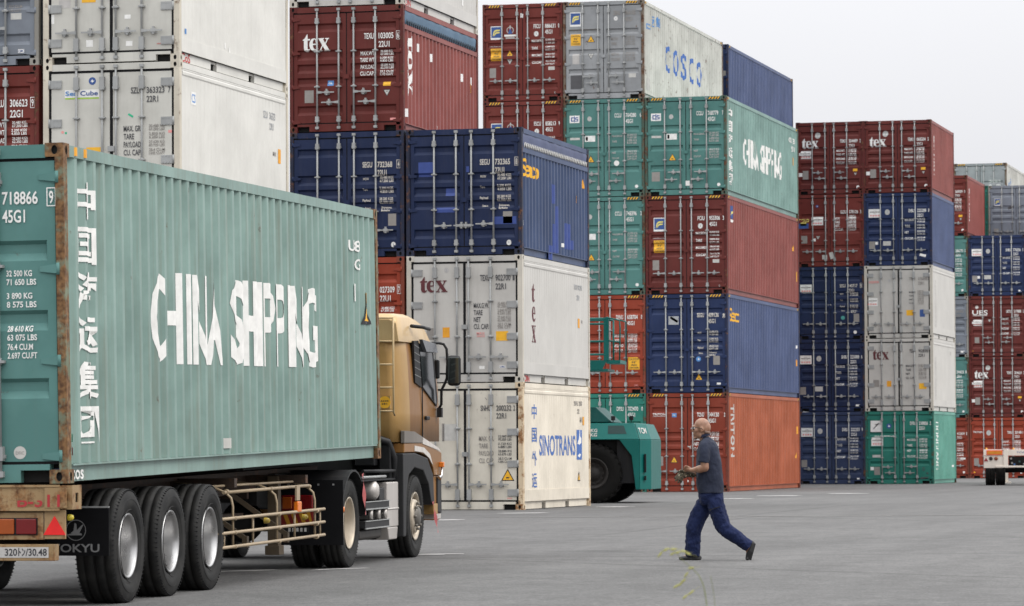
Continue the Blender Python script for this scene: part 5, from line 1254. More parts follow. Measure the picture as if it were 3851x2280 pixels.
    q = MB(); q.box(a + .02, a + .13, 9.615, 9.632, .68, .81); q.build('tail_lamp', LENSA, tractor, bevel=.01)
    q = MB(); q.box(a, a + .36, 9.64, 9.66, .50, .655)
    for i in range(4):
        b = a + i * .09 + .01; q.add([(b, 9.637, .655), (b + .045, 9.637, .655), (min(a + .36, b + .105), 9.637, .50), (min(a + .36, b + .06), 9.637, .50)], [(0, 1, 2, 3)], 1)
    q.build('warning_board', [plain('board_red_shaded', (.16, .008, .006), .4), plain('board_yellow_shaded', (.40, .19, .012), .4)], tractor, fix=False)
    q = MB(); q.box(a + .05, a + .31, 9.65, 9.66, .42, .48)
    for i in range(5): q.box(a + .08 + i * .045, a + .105 + i * .045, 9.645, 9.65, .43, .47, 1)
    q.build('small_plate', [BLACK, MK['offwhite']], tractor)
q = MB()
for x in (-.80, -1.64): q.box(x - .04, x + .04, 9.35, 15.3, .72, .98)
for y in (9.4, 10.2, 10.9, 11.9, 12.9): q.box(-1.6, -.84, y, y + .1, .75, .95)
q.box(-1.75, -.69, 9.9, 11.0, .98, 1.06); q.tube([(-2.2, 10.67, .505), (-.25, 10.67, .505)], .10, 12); q.ell((-1.22, 10.5, .52), (.24, .26, .24)); q.tube([(-2.2, 14.1, .45), (-.25, 14.1, .45)], .07, 12)
q.build('chassis_frame', FRAMEB, tractor)
q = MB(); q.box(-2.2, -.25, 13.35, 15.2, .60, 1.40); q.box(-1.9, -.55, 13.12, 13.35, .95, 1.36); q.build('engine_block', FRAMEB, tractor, bevel=.03)
q = MB(); q.box(-.50, -.26, 13.0, 13.3, 1.12, 1.42); q.tube([(-.30, 13.05, 1.46), (-.14, 13.18, 1.40), (-.08, 13.24, 1.2), (-.10, 13.3, .98)], .05, 10); q.box(-.24, -.10, 13.15, 13.34, .75, 1.38); q.build('air_intake', BLACK, tractor, bevel=.015)
q = MB(); q.box(-.46, -.02, 12.62, 13.22, .40, .93); q.box(-.455, -.012, 12.60, 13.24, .60, .63); q.hexa([(-.40, 12.75, .25), (-.03, 12.75, .25), (-.03, 13.18, .25), (-.40, 13.18, .25), (-.45, 12.64, .40), (-.022, 12.64, .40), (-.022, 13.2, .40), (-.45, 13.2, .40)])
ex = q.build('exhaust_cover', SILV, tractor, bevel=.045)
q = MB(); q.tube([(-.22, 12.85, .36), (-.20, 12.68, .34), (-.18, 12.55, .33)], .075, 16, 0, False); q.lathe([(12.56, .068), (12.6, .0)], (-.18, 0, .33), 'y', 16, 1); q.build('exhaust_pipe', [paint('sooty_pipe', (.10, .075, .06), .6, .3, .4), HOLE], ex)
q = MB(); q.lathe([(-.60, .0), (-.58, .08), (-.53, .118), (-.10, .118), (-.05, .108), (-.02, .07), (-.01, 0)], (0, 12.12, .84), n=28); q.build('air_tank', SILV, tractor)
q = MB(); q.box(-.42, -.04, 12.28, 12.55, .60, .87); q.box(-.42, -.06, 11.45, 12.0, .56, .70); q.build('battery_box', DARKG, tractor, bevel=.012)
for z in (.64, .42):
    q = MB(); q.box(-.40, .0, 11.35, 12.62, z, z + .075); q.box(-.005, .012, 11.35, 12.62, z - .012, z + .003, 1); q.box(-.005, .012, 11.35, 12.62, z + .075, z + .085, 1); q.build('side_step', [DARKG, ZINC], tractor)
for y in (11.75, 12.15, 12.5): q = MB(); q.tube([(-.03, y, .515), (-.03, y, .63)], .03, 10); q.build('step_bracket', SILV, tractor)
q = MB(); q.box(-.60, -.06, 11.3, 12.5, .28, .41); q.build('fuel_tank', paint('dark_tank', (.05, .045, .04), .5, .2, .3), tractor, bevel=.04)
q = MB(); q.tube([(-.04, 11.4, 1.0), (-.04, 12.6, 1.0)], .016, 8); q.tube([(-.06, 11.5, 1.07), (-.06, 13.2, 1.06)], .02, 8, 1); q.box(-.5, -.05, 11.2, 13.2, .955, .975, 1); q.build('deck_rail', [ZINC, BLACK], tractor)
q = MB()
for z in (2.88, 2.60, 2.325, 2.05, 1.77): q.tube([(-.30, 13.14, z), (-.055, 13.14, z)], .012, 8)
q.tube([(-.055, 13.2, 2.90), (-.055, 13.14, 2.88), (-.055, 13.14, 1.75), (-.055, 13.2, 1.72)], .012, 8); q.tube([(-.31, 13.2, 2.90), (-.31, 13.14, 2.88), (-.31, 13.14, 1.75), (-.31, 13.2, 1.72)], .012, 8)
q.build('ladder', paint('gold_ladder', S(186, 162, 122), .4, .2), tractor)
q = MB()
for t in disc2d(-.17, 1.875, .072, 28): q.add([(p[0], 13.17, p[1]) for p in t], [(0, 1, 2)])
for s_, z_ in (('速度抑制', 1.90), ('装置付', 1.867)):
    wd = .024 * len(s_)
    for i, ch in enumerate(s_):
        for t in box_char(ch, .021, .022): q.add([(p[0] - .17 - wd / 2 + i * .024, 13.168, p[1] + z_) for p in t], [(0, 1, 2)], 1)
q.build('speed_sticker', [MK['yellow'], MK['black']], tractor, fix=False)
q = MB(); q.box(-.235, -.105, 13.172, 13.235, 1.80, 1.95); q.build('sticker_bracket', GOLD, tractor)
# ---------------------------------------------------------------- green yard vehicle behind the stack
PCG = paint('machine_green', S(10, 97, 91), .38, 0, .04, .12, .15)
PCD = paint('machine_dark_green', S(7, 72, 68), .42, 0, .05, .12, .2)
PCB = paint('machine_black', (.012, .012, .013), .7)
_rho = (CAM_R * 2.5 - CAM_F * .39); _rho.z = 0; _rho.normalize(); _bet = Vector((-_rho.y, _rho.x, 0))
hm_ = Matrix(((_rho.x, _bet.x, 0, -19.47), (_rho.y, _bet.y, 0, 84.45), (0, 0, 1, 0), (0, 0, 0, 1)))
ch = thing('container_handler', 'green heavy yard vehicle with counterweight and big black tyre, half behind the rusty white container', 'yard vehicle', mat=hm_)
mb = MB()
lo = [(-4.6, .0), (1.08, .0), (1.08, 2.75), (-4.6, 2.75)]; hi = [(-4.6, .24), (.94, .24), (.94, 2.51), (-4.6, 2.51)]
mb.hexa([(x, y, 1.45) for x, y in lo] + [(x, y, 1.83) for x, y in hi])
mb.build('hood', PCG, ch, bevel=.02)
mb = MB()
out = [(.62, 1.448), (1.08, 1.448), (1.08, .31), (.99, .31), (.90, 1.08)]
mb.prism(out, .0, .10, 'y', 0); mb.prism(out, 2.65, 2.75, 'y', 0)
pl = [(1.085, .0), (1.30, .42), (1.30, 2.35), (1.085, 2.75)]
mb.prism(pl, .31, 1.447, 'z', 0); mb.hexa([(1.085, .0, 1.45), (1.30, .42, 1.45), (1.30, 2.35, 1.45), (1.085, 2.75, 1.45), (.95, .24, 1.825), (1.16, .62, 1.80), (1.16, 2.15, 1.80), (.95, 2.51, 1.825)], 0)
mb.prism([(.55, .101), (1.08, .101), (1.08, 2.649), (.55, 2.649)], .45, 1.44, 'z', 1)
mb.build('counterweight', [PCG, PCB], ch, bevel=.012)
mb = MB()
d = Vector((.215, .42, 0)).normalized()
for i, (tr) in enumerate([text2d('TCM', .13, .30)]):
    for t in tr:
        q = []
        for p in t: a = Vector((1.085, .0, 0)) + d * (p[0] + .07); zz_ = 1.72 + p[1]; k_ = (zz_ - 1.45) / .36; q.append((a.x + .006 - .135 * k_, a.y - .008 + .21 * k_, zz_))
        mb.add(q, [(0, 1, 2)])
for s_, z_ in (('00KG', 1.70), ('20KG', 1.60)):
    for t in text2d(s_, .075, .27): mb.add([(p[0] - .17, (z_ + p[1] - 1.45) / .38 * .24 - .008, z_ + p[1]) for p in t], [(0, 1, 2)])
mb.build('lettering', MK['offwhite'], ch, fix=False)
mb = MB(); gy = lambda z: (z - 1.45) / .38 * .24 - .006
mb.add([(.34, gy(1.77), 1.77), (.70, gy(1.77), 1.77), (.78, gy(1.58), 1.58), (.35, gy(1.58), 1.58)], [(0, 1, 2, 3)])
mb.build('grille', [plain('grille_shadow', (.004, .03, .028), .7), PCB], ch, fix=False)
mb = MB(); mb.box(-4.2, .58, .30, 2.45, .55, 1.446); mb.build('body', PCB, ch)
mb = MB(); mb.box(1.18, 1.215, .11, .19, .70, 1.12); mb.box(1.18, 1.215, .11, .19, .52, .62); mb.build('counterweight_slot', PCB, ch)
mb = MB(); mb.hexa([(-1.6, .35, 1.845), (.42, .35, 1.845), (.42, 2.2, 1.845), (-1.6, 2.2, 1.845), (-1.6, .45, 2.20), (.02, .45, 2.20), (.02, 2.1, 2.20), (-1.6, 2.1, 2.20)]); mb.build('engine_cover', PCD, ch, bevel=.02)
for x in (.44, .86):
    mb = MB(); mb.box(x - .01, x + .01, .3, .33, 1.84, 1.90); mb.box(x - .045, x + .045, .27, .37, 1.89, 1.99); mb.build('work_lamp', PCB, ch, bevel=.015)
def big_wheel(x, y, R_, w_, sx=1):
    def mk():
        q = MB(); h = w_ / 2; n = 60; rb = R_ * .52
        q.lathe([(-h * .8, rb), (-h, rb + (R_ - rb) * .4), (-h * .96, R_ * .93), (-h * .8, R_ * .965), (h * .8, R_ * .965), (h * .96, R_ * .93), (h, rb + (R_ - rb) * .4), (h * .8, rb)], n=n, axis='y')
        for i in range(26):
            t = 2 * math.pi * i / 26
            for sg in (-1, 1):
                c, s_ = math.cos(t + sg * .06), math.sin(t + sg * .06)
                a = Vector((c * R_ * .97, sg * h * .05, s_ * R_ * .97)); b = Vector((math.cos(t + sg * .16) * R_ * .955, sg * h * .98, math.sin(t + sg * .16) * R_ * .955))
                q.bar(a, b, .075, .05, 0, (c, 0, s_))
        return q.mesh('wheel', [plain('lug_tyre', (.009, .0085, .008), .85, 0, .15)])
    o = inst('wheel', shared(('bw', R_, w_), mk), ch, (x, y, R_ - .01))
    q = MB(); h = -w_ / 2 * sx; rb = R_ * .52
    q.lathe([(h * .8, rb), (h * .9, rb - .02), (h * .72, rb - .05), (h * .3, rb - .09), (h * .25, .16), (h * .6, .13), (h * .62, 0)], n=36, axis='y')
    for i in range(12):
        t = 2 * math.pi * i / 12; q.tube([(.22 * math.cos(t), h * .28, .22 * math.sin(t)), (.22 * math.cos(t), h * .5, .22 * math.sin(t))], .025, 6)
    q.build('rim', plain('rim_grimy', (.020, .017, .015), .7), o)
big_wheel(.0, .25, .69, .46); big_wheel(.12, 2.45, .69, .46, -1); big_wheel(-3.7, .30, .80, .55); big_wheel(-3.6, 2.4, .80, .55, -1)
mb = MB(); mb.box(-1.9, .33, .25, 1.5, 3.02, 3.07); mb.hexa([(-1.9, .245, 3.05), (.20, .245, 3.05), (.20, .26, 3.05), (-1.9, .26, 3.05), (-1.9, .245, 3.27), (.32, .245, 3.27), (.32, .26, 3.27), (-1.9, .26, 3.27)])
mb.box(.30, .62, .25, 1.4, 3.19, 3.27); mb.build('platform', PCG, ch)
mb = MB()
for x in (-.78, .27, .33):
    mb.box(x - .03, x + .03, .24, .30, 3.26, 4.25)
for z in (4.22, 4.10, 3.70, 3.40): mb.tube([(-1.9, .26, z), (.30, .26, z)], .024, 8)
mb.tube([(.30, .26, 4.25), (.60, .30, 4.18), (.615, .30, 4.0), (.60, .30, 3.25)], .018, 8); mb.tube([(.30, .26, 3.72), (.61, .30, 3.68)], .018, 8); mb.tube([(.62, .3, 4.18), (.62, 1.35, 4.18), (.62, 1.35, 3.25)], .018, 8); mb.tube([(.32, 1.4, 4.22), (.32, 1.4, 3.25)], .022, 8); mb.tube([(-1.9, 1.4, 4.22), (.32, 1.4, 4.22), (.32, .27, 4.22)], .02, 8)
mb.build('railing', PCG, ch)
mb = MB(); mb.bar((-.6, .6, 1.9), (-.6, .6, 3.04), .12, .12); mb.bar((-1.7, .6, 1.9), (-1.7, .6, 3.04), .12, .12); mb.build('platform_post', PCD, ch)
mb = MB(); mb.prism([(-3.4, 1.84), (-1.75, 1.84), (-1.72, 3.2), (-1.85, 4.45), (-3.2, 4.45), (-3.5, 3.0)], .7, 2.2, 'y'); cabm = mb.build('cab', PCG, ch, bevel=.03)
mb = MB(); mb.prism([(-3.25, 2.9), (-1.9, 2.9), (-1.98, 4.3), (-3.1, 4.3)], .69, 2.21, 'y'); mb.build('cab_window', plain('handler_glass', (.02, .03, .035), .06), cabm)
for y in (.5, 2.1):
    mb = MB(); mb.box(-5.3, -5.0, y, y + .25, .3, 6.2); mb.build('mast', PCD, ch)
mb = MB(); mb.box(-5.6, -5.3, .2, 2.6, 1.0, 1.5); mb.build('carriage', PCB, ch)

# ---------------------------------------------------------------- white chassis parked at the right edge
PW = paint('chassis_white', S(226, 216, 204), .5, 0, .15, .15, .35)
ca = math.atan2(CAM_R.y, CAM_R.x)
pc = thing('container_chassis', 'white container chassis parked at the right edge, orange reflector board and black tyres', 'trailer', (-15.88, 127.1, 0), ca - .13)
mb = MB(); mb.box(0, .64, 0, .25, 1.0, 1.205); mb.box(.01, .66, .02, .2, .585, .99); mb.box(.66, .82, -.02, .3, .60, 1.20); mb.box(.82, 1.67, -.01, .2, 1.0, 1.195); mb.box(1.67, 1.83, -.02, .3, .60, 1.20); mb.box(1.85, 2.48, 0, .25, 1.0, 1.205); mb.box(1.83, 2.48, .02, .2, .585, .99); mb.box(.40, 2.08, -.03, .22, .60, .66)
mb.build('rear_frame', PW, pc, bevel=.01)
mb = MB(); mb.box(.66, .82, .3, 12.0, .85, 1.15); mb.box(1.67, 1.83, .3, 12.0, .85, 1.15)
for y in (2, 5, 8, 11): mb.box(.05, 2.45, y, y + .15, 1.0, 1.15)
mb.build('chassis_beam', PW, pc)
for x in (.105, 1.86):
    mb = MB(); mb.box(x, x + .53, -.012, -.001, 1.02, 1.178); mb.box(x + .03, x + .50, -.018, -.012, 1.05, 1.148, 1)
    mb.build('reflector_board', [plain('fluor_red', (.85, .10, .03), .4), plain('fluor_orange', (.60, .22, .01), .4)], pc)
for x in (.085, 2.395):
    mb = MB(); mb.prism([(x - .07, .815), (x + .07, .815), (x, .935)], .0, .018, 'y'); mb.build('triangle_reflector', plain('dark_red_reflector', (.25, .01, .02), .3), pc)
for x, m_ in ((.25, (.03, .02, .02)), (.42, (.22, .05, .015)), (2.07, (.22, .05, .015)), (2.23, (.03, .02, .02))):
    mb = MB(); mb.lathe([(.02, .062), (-.01, .062), (-.02, .05), (-.022, 0)], (x, 0, .905), 'y', 20); mb.build('round_lamp', plain('round_lens', m_, .2), pc)
for x in (.10, 1.0, 1.5, 2.4):
    mb = MB(); mb.lathe([(0, .035), (.03, .035), (.055, .02), (.06, 0)], (x, .1, 1.205), 'z', 14); mb.build('marker_lamp', plain('amber_cap', (.70, .32, .03), .3), pc)
mb = MB()
for t in text2d('TCW', .05, .30): mb.add([(p[0] + 1.10, -.014, 1.13 + p[1]) for p in t], [(0, 1, 2)])
mb.build('lettering', MK['blue'], pc, fix=False)
mb = MB(); mb.box(.84, 1.66, .35, .6, .67, .98); pb = mb.build('dark_cavity', PCB, pc)  # black box stands in for the dark cavity of the rear frame
for x, z, c in ((.95, .75, (.3, .3, .3)), (1.03, .70, (.06, .16, .4)), (.92, .9, (.4, .4, .42)), (1.2, .8, (.05, .12, .12)), (1.35, .72, (.3, .3, .32))):
    mb = MB(); mb.tube([(x, .28, z), (x, .36, z)], .035, 12); mb.build('coupling', plain('coupling_cap', c, .4), pb)
for x in (.22, .56, 1.93, 2.27):
    for y in (1.3, 2.6):
        wheel(pc, x, y, .50, .32, 'chassis', rim_dish_mesh(.32, RIMP, 'chassis') if x in (.22, 2.27) else None, sx=-1 if x < 1 else 1)
mb = MB(); mb.tube([(.2, 1.3, .5), (2.3, 1.3, .5)], .08, 12); mb.tube([(.2, 2.6, .5), (2.3, 2.6, .5)], .08, 12); mb.box(.9, 1.6, 1.0, 2.9, .55, .85); mb.build('axle', PCB, pc)
mb = MB(); mb.box(.66, .82, 9.5, 9.7, .05, .9); mb.box(1.67, 1.83, 9.5, 9.7, .05, .9); mb.box(.56, .92, 9.4, 9.8, .0, .05); mb.box(1.57, 1.93, 9.4, 9.8, .0, .05); mb.build('landing_leg', PW, pc)
# ---------------------------------------------------------------- the walking man
K = .001634
PX = Vector((CAM_R.x, CAM_R.y, 0)).normalized(); PY = Vector((-PX.y, PX.x, 0))
man = thing('person', 'bald man in navy polo shirt and dark blue work trousers striding left with gloves', 'person', mat=Matrix(((PX.x, PY.x, 0, -8.843), (PX.y, PY.y, 0, 43.618), (0, 0, 1, zg(43.6)), (0, 0, 0, 1))))
def q(px, py, y=0): return Vector(((px - 400) * K, y, (1155 - py) * K))
def remesh(o, vox, it=8, fac=.5):
    m = o.modifiers.new('remesh', 'REMESH'); m.mode = 'VOXEL'; m.voxel_size = vox; m.use_smooth_shade = True
    s_ = o.modifiers.new('smooth', 'SMOOTH'); s_.iterations = it; s_.factor = fac
def limb(mb, pts, n=14):
    """tapered limb with round ends: [(point, radius)]"""
    P_ = []; R_ = []
    for (a, ra), (b, rb) in zip(pts, pts[1:]):
        for i in range(6): t = i / 6; P_.append(a.lerp(b, t)); R_.append(ra + (rb - ra) * t)
    P_.append(pts[-1][0]); R_.append(pts[-1][1])
    mb.tube(P_, R_, n)
    for p, r in pts: mb.ell(p, (r, r, r), 12, 8)
def loft(mb, rows, n=28, e=2.4):
    """rows: (py, x front, x back, half depth)"""
    vs = []
    for py, a, b, hd in rows:
        c = (a + b) / 2; hx = (b - a) / 2
        for j in range(n):
            t = 2 * math.pi * j / n; ct, st_ = math.cos(t), math.sin(t)
            p = q(c + hx * math.copysign(abs(ct) ** (2 / e), ct), py, hd * math.copysign(abs(st_) ** (2 / e), st_)); vs.append(p)
    k = len(rows)
    mb.add(vs, [(i * n + j, i * n + (j + 1) % n, (i + 1) * n + (j + 1) % n, (i + 1) * n + j) for i in range(k - 1) for j in range(n)], 0, True)
    mb.add(vs[:n], [tuple(range(n))]); mb.add(vs[-n:], [tuple(range(n))[::-1]])
def skin_mat():
    m, t, b = newmat('skin'); n = t.nodes.new('ShaderNodeTexNoise'); n.inputs['Scale'].default_value = 14
    co = t.nodes.new('ShaderNodeTexCoord'); t.links.new(co.outputs['Object'], n.inputs['Vector'])
    r = t.nodes.new('ShaderNodeValToRGB'); r.color_ramp.elements[0].color = (.22, .105, .062, 1); r.color_ramp.elements[1].color = (.34, .185, .118, 1)
    r.color_ramp.elements[0].position = .3; r.color_ramp.elements[1].position = .7
    t.links.new(n.outputs['Fac'], r.inputs['Fac']); t.links.new(r.outputs['Color'], b.inputs['Base Color'])
    b.inputs['Roughness'].default_value = .42; b.inputs['Subsurface Weight'].default_value = .08; b.inputs['Subsurface Radius'].default_value = (.01, .004, .002)
    return m
def cloth_mat(name, col, wr=.5, sc_=18):
    m, t, b = newmat(name); L = t.links.new; co = t.nodes.new('ShaderNodeTexCoord')
    n = t.nodes.new('ShaderNodeTexNoise'); n.inputs['Scale'].default_value = sc_; n.inputs['Detail'].default_value = 3; n.inputs['Distortion'].default_value = .8
    mp = t.nodes.new('ShaderNodeMapping'); mp.inputs['Scale'].default_value = (1, 1, .6); L(co.outputs['Object'], mp.inputs['Vector']); L(mp.outputs[0], n.inputs['Vector'])
    bp = t.nodes.new('ShaderNodeBump'); bp.inputs['Strength'].default_value = wr; bp.inputs['Distance'].default_value = .03; L(n.outputs['Fac'], bp.inputs['Height']); L(bp.outputs[0], b.inputs['Normal'])
    n2 = t.nodes.new('ShaderNodeTexNoise'); n2.inputs['Scale'].default_value = 5; n2.inputs['Detail'].default_value = 5; L(co.outputs['Object'], n2.inputs['Vector'])
    r = t.nodes.new('ShaderNodeValToRGB'); c = Vector(col); r.color_ramp.elements[0].color = (*(c * .82), 1); r.color_ramp.elements[1].color = (*(c * 1.2), 1); r.color_ramp.elements[0].position = .35; r.color_ramp.elements[1].position = .7
    L(n2.outputs['Fac'], r.inputs['Fac']); L(r.outputs['Color'], b.inputs['Base Color'])
    b.inputs['Roughness'].default_value = .85; b.inputs['Specular IOR Level'].default_value = .1; b.inputs['Sheen Weight'].default_value = .05
    return m
SKIN = skin_mat(); SHIRT = cloth_mat('navy_polo', S(46, 50, 64), .5, 12); TROU = cloth_mat('work_trousers', S(31, 39, 70), .6, 15); SHOE = plain('black_shoe', (.012, .012, .013), .55)
b = MB()
b.ell(q(463, 196), (.094, .078, .096)); b.ell(q(474, 206), (.086, .076, .088)); b.ell(q(436, 215), (.058, .064, .078)); b.ell(q(434, 246), (.054, .056, .055)); b.ell(q(424, 272), (.026, .034, .026)); b.ell(q(452, 258), (.05, .057, .05))
b.ell(q(403, 198), (.016, .045, .012)); limb(b, [(q(404, 206), .009), (q(394, 228), .013)]); b.ell(q(399, 232), (.013, .019, .010)); b.ell(q(404, 252), (.012, .026, .010)); b.ell(q(407, 262), (.012, .022, .009)); b.ell(q(411, 281), (.016, .022, .014))
for sy in (-1, 1):
    b.ell(q(458, 220, sy * .077), (.020, .010, .034)); b.ell(q(455, 238, sy * .074), (.010, .008, .012)); b.ell(q(420, 228, sy * .045), (.028, .022, .026))
limb(b, [(q(468, 250), .058), (q(486, 300), .062), (q(500, 340), .085)])
loft(b, [(330, 455, 560, .13), (420, 440, 580, .16), (600, 440, 595, .15), (740, 450, 600, .15)])
# left arm (near side), bare below the sleeve
limb(b, [(q(480, 345, -.165), .055), (q(470, 430, -.215), .050), (q(476, 494, -.225), .046)]); limb(b, [(q(476, 494, -.225), .046), (q(440, 503, -.20), .047), (q(410, 508, -.165), .036), (q(384, 512, -.135), .027)])
limb(b, [(q(384, 512, -.135), .027), (q(366, 505, -.115), .030)]); b.ell(q(366, 505, -.112), (.036, .022, .030))
def finger(mb, pts, r): limb(mb, [(p, r * (1 - .12 * i)) for i, p in enumerate(pts)], 10)
for pts, r in (([q(356, 491, -.115), q(342, 481, -.105), q(330, 487, -.095)], .010), ([q(352, 498, -.115), q(337, 493, -.10), q(326, 499, -.085)], .0105), ([q(351, 507, -.112), q(339, 508, -.095), q(330, 514, -.082)], .010), ([q(354, 516, -.105), q(345, 520, -.09), q(338, 524, -.08)], .009), ([q(368, 492, -.13), q(352, 482, -.125), q(337, 484, -.112)], .0115)): finger(b, pts, r)
# right arm (far side), hand inside the glove
limb(b, [(q(480, 345, .165), .055), (q(474, 430, .215), .050), (q(470, 512, .21), .045)]); limb(b, [(q(470, 512, .21), .045), (q(430, 535, .14), .042), (q(392, 545, .06), .030), (q(365, 540, .0), .026)])
b.ell(q(340, 540, -.02), (.04, .018, .03))
# legs inside the trousers, feet inside the shoes
limb(b, [(q(540, 720, -.085), .08), (q(606, 925, -.10), .058), (q(785, 1060, -.10), .04)]); limb(b, [(q(490, 720, .085), .08), (q(415, 920, .09), .058), (q(396, 1120, .09), .04)])
limb(b, [(q(396, 1120, .09), .036), (q(330, 1138, .09), .022)]); limb(b, [(q(785, 1060, -.10), .036), (q(785, 1120, -.10), .024)])
body = b.build('body', SKIN, man, fix=False); remesh(body, .0065, 5, .45)
for sy in (-1, 1):
    mb = MB(); mb.ell(q(407, 211, sy * .032), (.011, .013, .011), 10, 8); mb.build('eye', plain('eye_white', (.6, .58, .55), .2), man)
mb = MB()
for sy in (-1, 1):
    mb.ell(q(398, 211, sy * .034), (.006, .028, .019), 14, 8, 0)
    mb.tube([q(398, 203, sy * .06), q(408, 204, sy * .076), q(455, 212, sy * .086), q(466, 222, sy * .084)], .0035, 6, 1)
mb.tube([q(396, 207, -.03), q(394, 206, 0), q(396, 207, .03)], .003, 6, 1)
mb.build('glasses', [plain('dark_lens', (.02, .02, .022), .08), BLACK], man, fix=False)
mb = MB(); mb.ell(q(402, 257), (.008, .024, .0035), 12, 6); mb.build('mouth', plain('lip_dark', (.14, .05, .04), .5), man)  # mouth slightly darker than the skin
mb = MB()
for i in range(18):
    t = math.pi * (.08 + .84 * i / 17)
    p = q(475 + 40 * math.sin(t), 236 + 8 * math.sin(t), -.076 * math.cos(t)); mb.ell(p, (.014, .014, .020), 8, 6)
o = mb.build('stubble', plain('hair_stubble', (.17, .10, .07), .7), man, fix=False); remesh(o, .006, 4)
mb = MB(); mb.ell(q(416, 285), (.020, .026, .013)); o = mb.build('goatee', plain('goatee_hair', (.10, .065, .05), .8), man)
# polo shirt
mb = MB()
loft(mb, [(268, 462, 512, .062), (290, 452, 536, .095), (312, 442, 560, .155), (345, 434, 577, .198), (390, 427, 588, .208), (450, 422, 598, .198), (520, 419, 606, .186), (580, 419, 612, .180), (640, 424, 614, .182), (676, 431, 612, .186)])
for sy in (-1, 1):
    limb(mb, [(q(490, 318, sy * .13), .060), (q(478, 345, sy * .180), .068), (q(470, 400, sy * .215), .064)]); mb.tube([q(470, 390, sy * .213), q(466, 430, sy * .225), q(463, 458, sy * .23)], [.062, .063, .062], 18)
shirt = mb.build('polo_shirt', SHIRT, man, fix=False); remesh(shirt, .009, 5, .5)
tx = bpy.data.textures.new('folds', 'CLOUDS'); tx.noise_scale = .11; tx.noise_depth = 2
dm_ = shirt.modifiers.new('folds', 'DISPLACE'); dm_.texture = tx; dm_.strength = .022; dm_.mid_level = .5; dm_.texture_coords = 'LOCAL'
mb = MB(); n = 20; vs = []
for r_, (dz, k_) in enumerate(((0, 1.0), (16, 1.06), (20, 1.14), (-2, 1.16))):
    for j in range(n):
        t = 2 * math.pi * j / n; vs.append(q(482 + 33 * k_ * math.cos(t), 262 - dz + 12 * math.cos(t) * -1 + 8, .066 * k_ * math.sin(t)))
mb.add(vs, [(i * n + j, i * n + (j + 1) % n, (i + 1) * n + (j + 1) % n, (i + 1) * n + j) for i in range(3) for j in range(n)], 0, True)
mb.build('collar', cloth_mat('navy_collar', S(40, 44, 62), .3), man, fix=False)
# trousers
mb = MB()
loft(mb, [(655, 436, 608, .165), (690, 436, 611, .172), (730, 440, 612, .165), (760, 455, 606, .13)])
limb(mb, [(q(552, 735, -.085), .106), (q(575, 830, -.10), .098), (q(612, 926, -.105), .088), (q(690, 985, -.105), .080), (q(770, 1040, -.10), .070)], 18)
mb.tube([q(760, 1034, -.10), q(795, 1056, -.10)], [.073, .078], 18)
limb(mb, [(q(495, 740, .085), .104), (q(430, 850, .09), .100), (q(404, 920, .09), .094), (q(396, 1000, .09), .088), (q(394, 1080, .09), .084)], 18)
mb.tube([q(394, 1070, .09), q(394, 1128, .09)], [.084, .082], 18)
tr_ = mb.build('trousers', TROU, man, fix=False); remesh(tr_, .009, 5, .5)
tx2 = bpy.data.textures.new('creases', 'CLOUDS'); tx2.noise_scale = .075; tx2.noise_depth = 2
dm_ = tr_.modifiers.new('creases', 'DISPLACE'); dm_.texture = tx2; dm_.strength = .036; dm_.mid_level = .5; dm_.texture_coords = 'LOCAL'
mb = MB(); mb.bar(q(505, 795, -.198), q(585, 770, -.205), .006, .008); mb.bar(q(505, 795, -.20), q(515, 800, -.20), .006, .010); mb.build('pocket_zip', BLACK, man)
# shoes
mb = MB(); mb.ell(q(345, 1140, .09), (.088, .046, .026)); mb.ell(q(405, 1134, .09), (.075, .042, .036)); mb.ell(q(440, 1138, .09), (.03, .036, .03)); mb.box(q(296, 0).x, q(452, 0).x, .052, .128, .002, .016)
o = mb.build('shoe', SHOE, man, fix=False); remesh(o, .007, 4)
mb = MB(); limb(mb, [(q(812, 1036, -.10), .034), (q(796, 1092, -.10), .042), (q(778, 1140, -.10), .026)]); mb.ell(q(776, 1146, -.10), (.018, .04, .016)); mb.bar(q(818, 1030, -.10), q(784, 1150, -.10), .075, .016, 0, (0, 1, 0))
o = mb.build('shoe', SHOE, man, fix=False); remesh(o, .007, 4)
# glove being pulled on
def glove_mat():
    m, t, b_ = newmat('camo_glove'); n = t.nodes.new('ShaderNodeTexNoise'); n.inputs['Scale'].default_value = 32; n.inputs['Detail'].default_value = 2
    co = t.nodes.new('ShaderNodeTexCoord'); t.links.new(co.outputs['Object'], n.inputs['Vector'])
    r = t.nodes.new('ShaderNodeValToRGB'); r.color_ramp.interpolation = 'CONSTANT'; e = r.color_ramp.elements
    e[0].position = 0; e[0].color = (.014, .012, .010, 1); e[1].position = .44; e[1].color = (.11, .08, .05, 1)
    x = e.new(.54); x.color = (.035, .032, .018, 1); y_ = e.new(.64); y_.color = (.40, .33, .23, 1)
    t.links.new(n.outputs['Fac'], r.inputs['Fac']); t.links.new(r.outputs['Color'], b_.inputs['Base Color']); b_.inputs['Roughness'].default_value = .8
    return m
gl = thing('work_glove', 'brown and cream camouflage work glove held in front of the walking man', 'glove', mat=man.matrix_world.copy())
mb = MB(); mb.ell(q(335, 538, -.045), (.058, .026, .048), rot=Matrix.Rotation(rad(-25), 3, 'Y')); limb(mb, [(q(352, 536, -.035), .040), (q(382, 543, -.005), .032), (q(396, 547, .015), .030)])
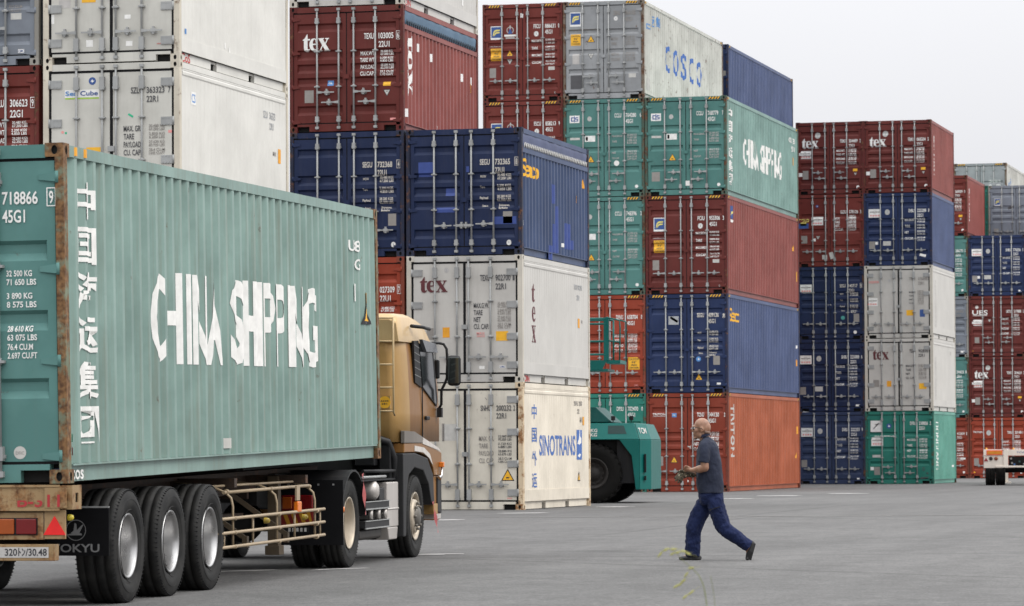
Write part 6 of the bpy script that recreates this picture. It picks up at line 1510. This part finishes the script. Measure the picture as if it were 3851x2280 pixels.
for pts, r in (([q(318, 520, -.05), q(292, 538, -.055), q(264, 566, -.05)], .015), ([q(312, 535, -.062), q(290, 556, -.07), q(270, 586, -.06)], .0155), ([q(314, 548, -.064), q(298, 572, -.07), q(288, 598, -.06)], .015), ([q(324, 558, -.055), q(314, 582, -.06), q(306, 602, -.05)], .0135), ([q(330, 516, -.075), q(306, 512, -.085), q(286, 524, -.085)], .0155)): finger(mb, pts, r)
o = mb.build('glove_shell', glove_mat(), gl, fix=False); remesh(o, .006, 3, .4)
mb = MB(); mb.tube([q(352, 545, -.055), q(372, 556, -.03), q(390, 552, .0), q(398, 546, .03)], [.008, .009, .009, .008], 8); mb.build('wrist_strap', BLACK, gl)

# ---------------------------------------------------------------- grass stalk close to the camera
GR = plain('dry_grass_green', (.15, .17, .05), .7); GS = plain('grass_seed', (.34, .33, .09), .7)
def G(px, py, d):      # world point of the stalk, by depth along the view
    k = 3851 / 2507
    return Vector((0, 0, CAMH)) + (CAM_F + CAM_R * ((px * k - 1925.5) / 14279.28) - CAM_U * ((py * k - 1140 - 125.47) / 14279.28)) * d
gx = Vector((-2.93, 14.76, zg(14.76)))
gt = thing('wild_grass', 'bent stalk of seeding wild grass at the bottom edge, close to the camera', 'grass', tuple(gx)); gt['kind'] = 'thing'
def stalk(pts, r0, r1):
    P_ = [Vector(p) for p in pts]; out_ = []
    for i in range(len(P_) - 1):
        a = P_[max(i - 1, 0)]; b_ = P_[i]; c = P_[i + 1]; d = P_[min(i + 2, len(P_) - 1)]
        for j in range(6):
            t = j / 6; out_.append(.5 * ((2 * b_) + (c - a) * t + (2 * a - 5 * b_ + 4 * c - d) * t * t + (3 * b_ - a - 3 * c + d) * t ** 3))
    out_.append(P_[-1]); n = len(out_)
    m_ = MB(); m_.tube([p - gx for p in out_], [r0 + (r1 - r0) * i / (n - 1) for i in range(n)], 6); m_.build('stem', GR, gt)
# heights and offsets in metres from the foot of the plant
W_ = lambda dx, dz, dy=0: gx + Vector((dx, dy, dz))
stalk([W_(0, 0), W_(.01, .35), W_(-.005, .70), W_(-.02, .86), W_(-.045, .925)], .0032, .0016)
stalk([W_(-.045, .925), W_(-.075, .955), W_(-.11, .985), W_(-.145, 1.018), W_(-.185, 1.025), W_(-.215, .985)], .0015, .0007)
stalk([W_(.012, 0, .04), W_(.03, .5, .04), W_(.015, .80, .03), W_(.0, .92, .02)], .0022, .0008)
for dx, dz, ang, ln in ((-.20, 1.005, 52, .034), (-.175, 1.024, 25, .032), (-.145, 1.026, 5, .032), (-.128, 1.013, 15, .026), (-.105, 1.018, -12, .030), (-.150, 1.008, 30, .024), (-.085, 1.008, -20, .026), (-.075, .952, 8, .030), (-.095, .925, 55, .030), (-.108, .900, 40, .030), (-.135, .880, 30, .032), (-.118, .888, 42, .024), (-.075, .855, 38, .034), (-.10, .838, 42, .030)):
    a = rad(ang); v = Vector((math.cos(a), .1, math.sin(a))).normalized()
    m_ = MB(); c = Vector((dx, 0, dz))
    m_.tube([c - v * ln * .5, c - v * ln * .25, c, c + v * ln * .3, c + v * ln * .5], [.0006, .0032, .0042, .003, .0005], 8); m_.tube([c + v * ln * .5, c + v * ln * 1.1 + Vector((.006, 0, .002))], [.0006, .0004], 5)
    m_.build('seed_head', GS, gt)
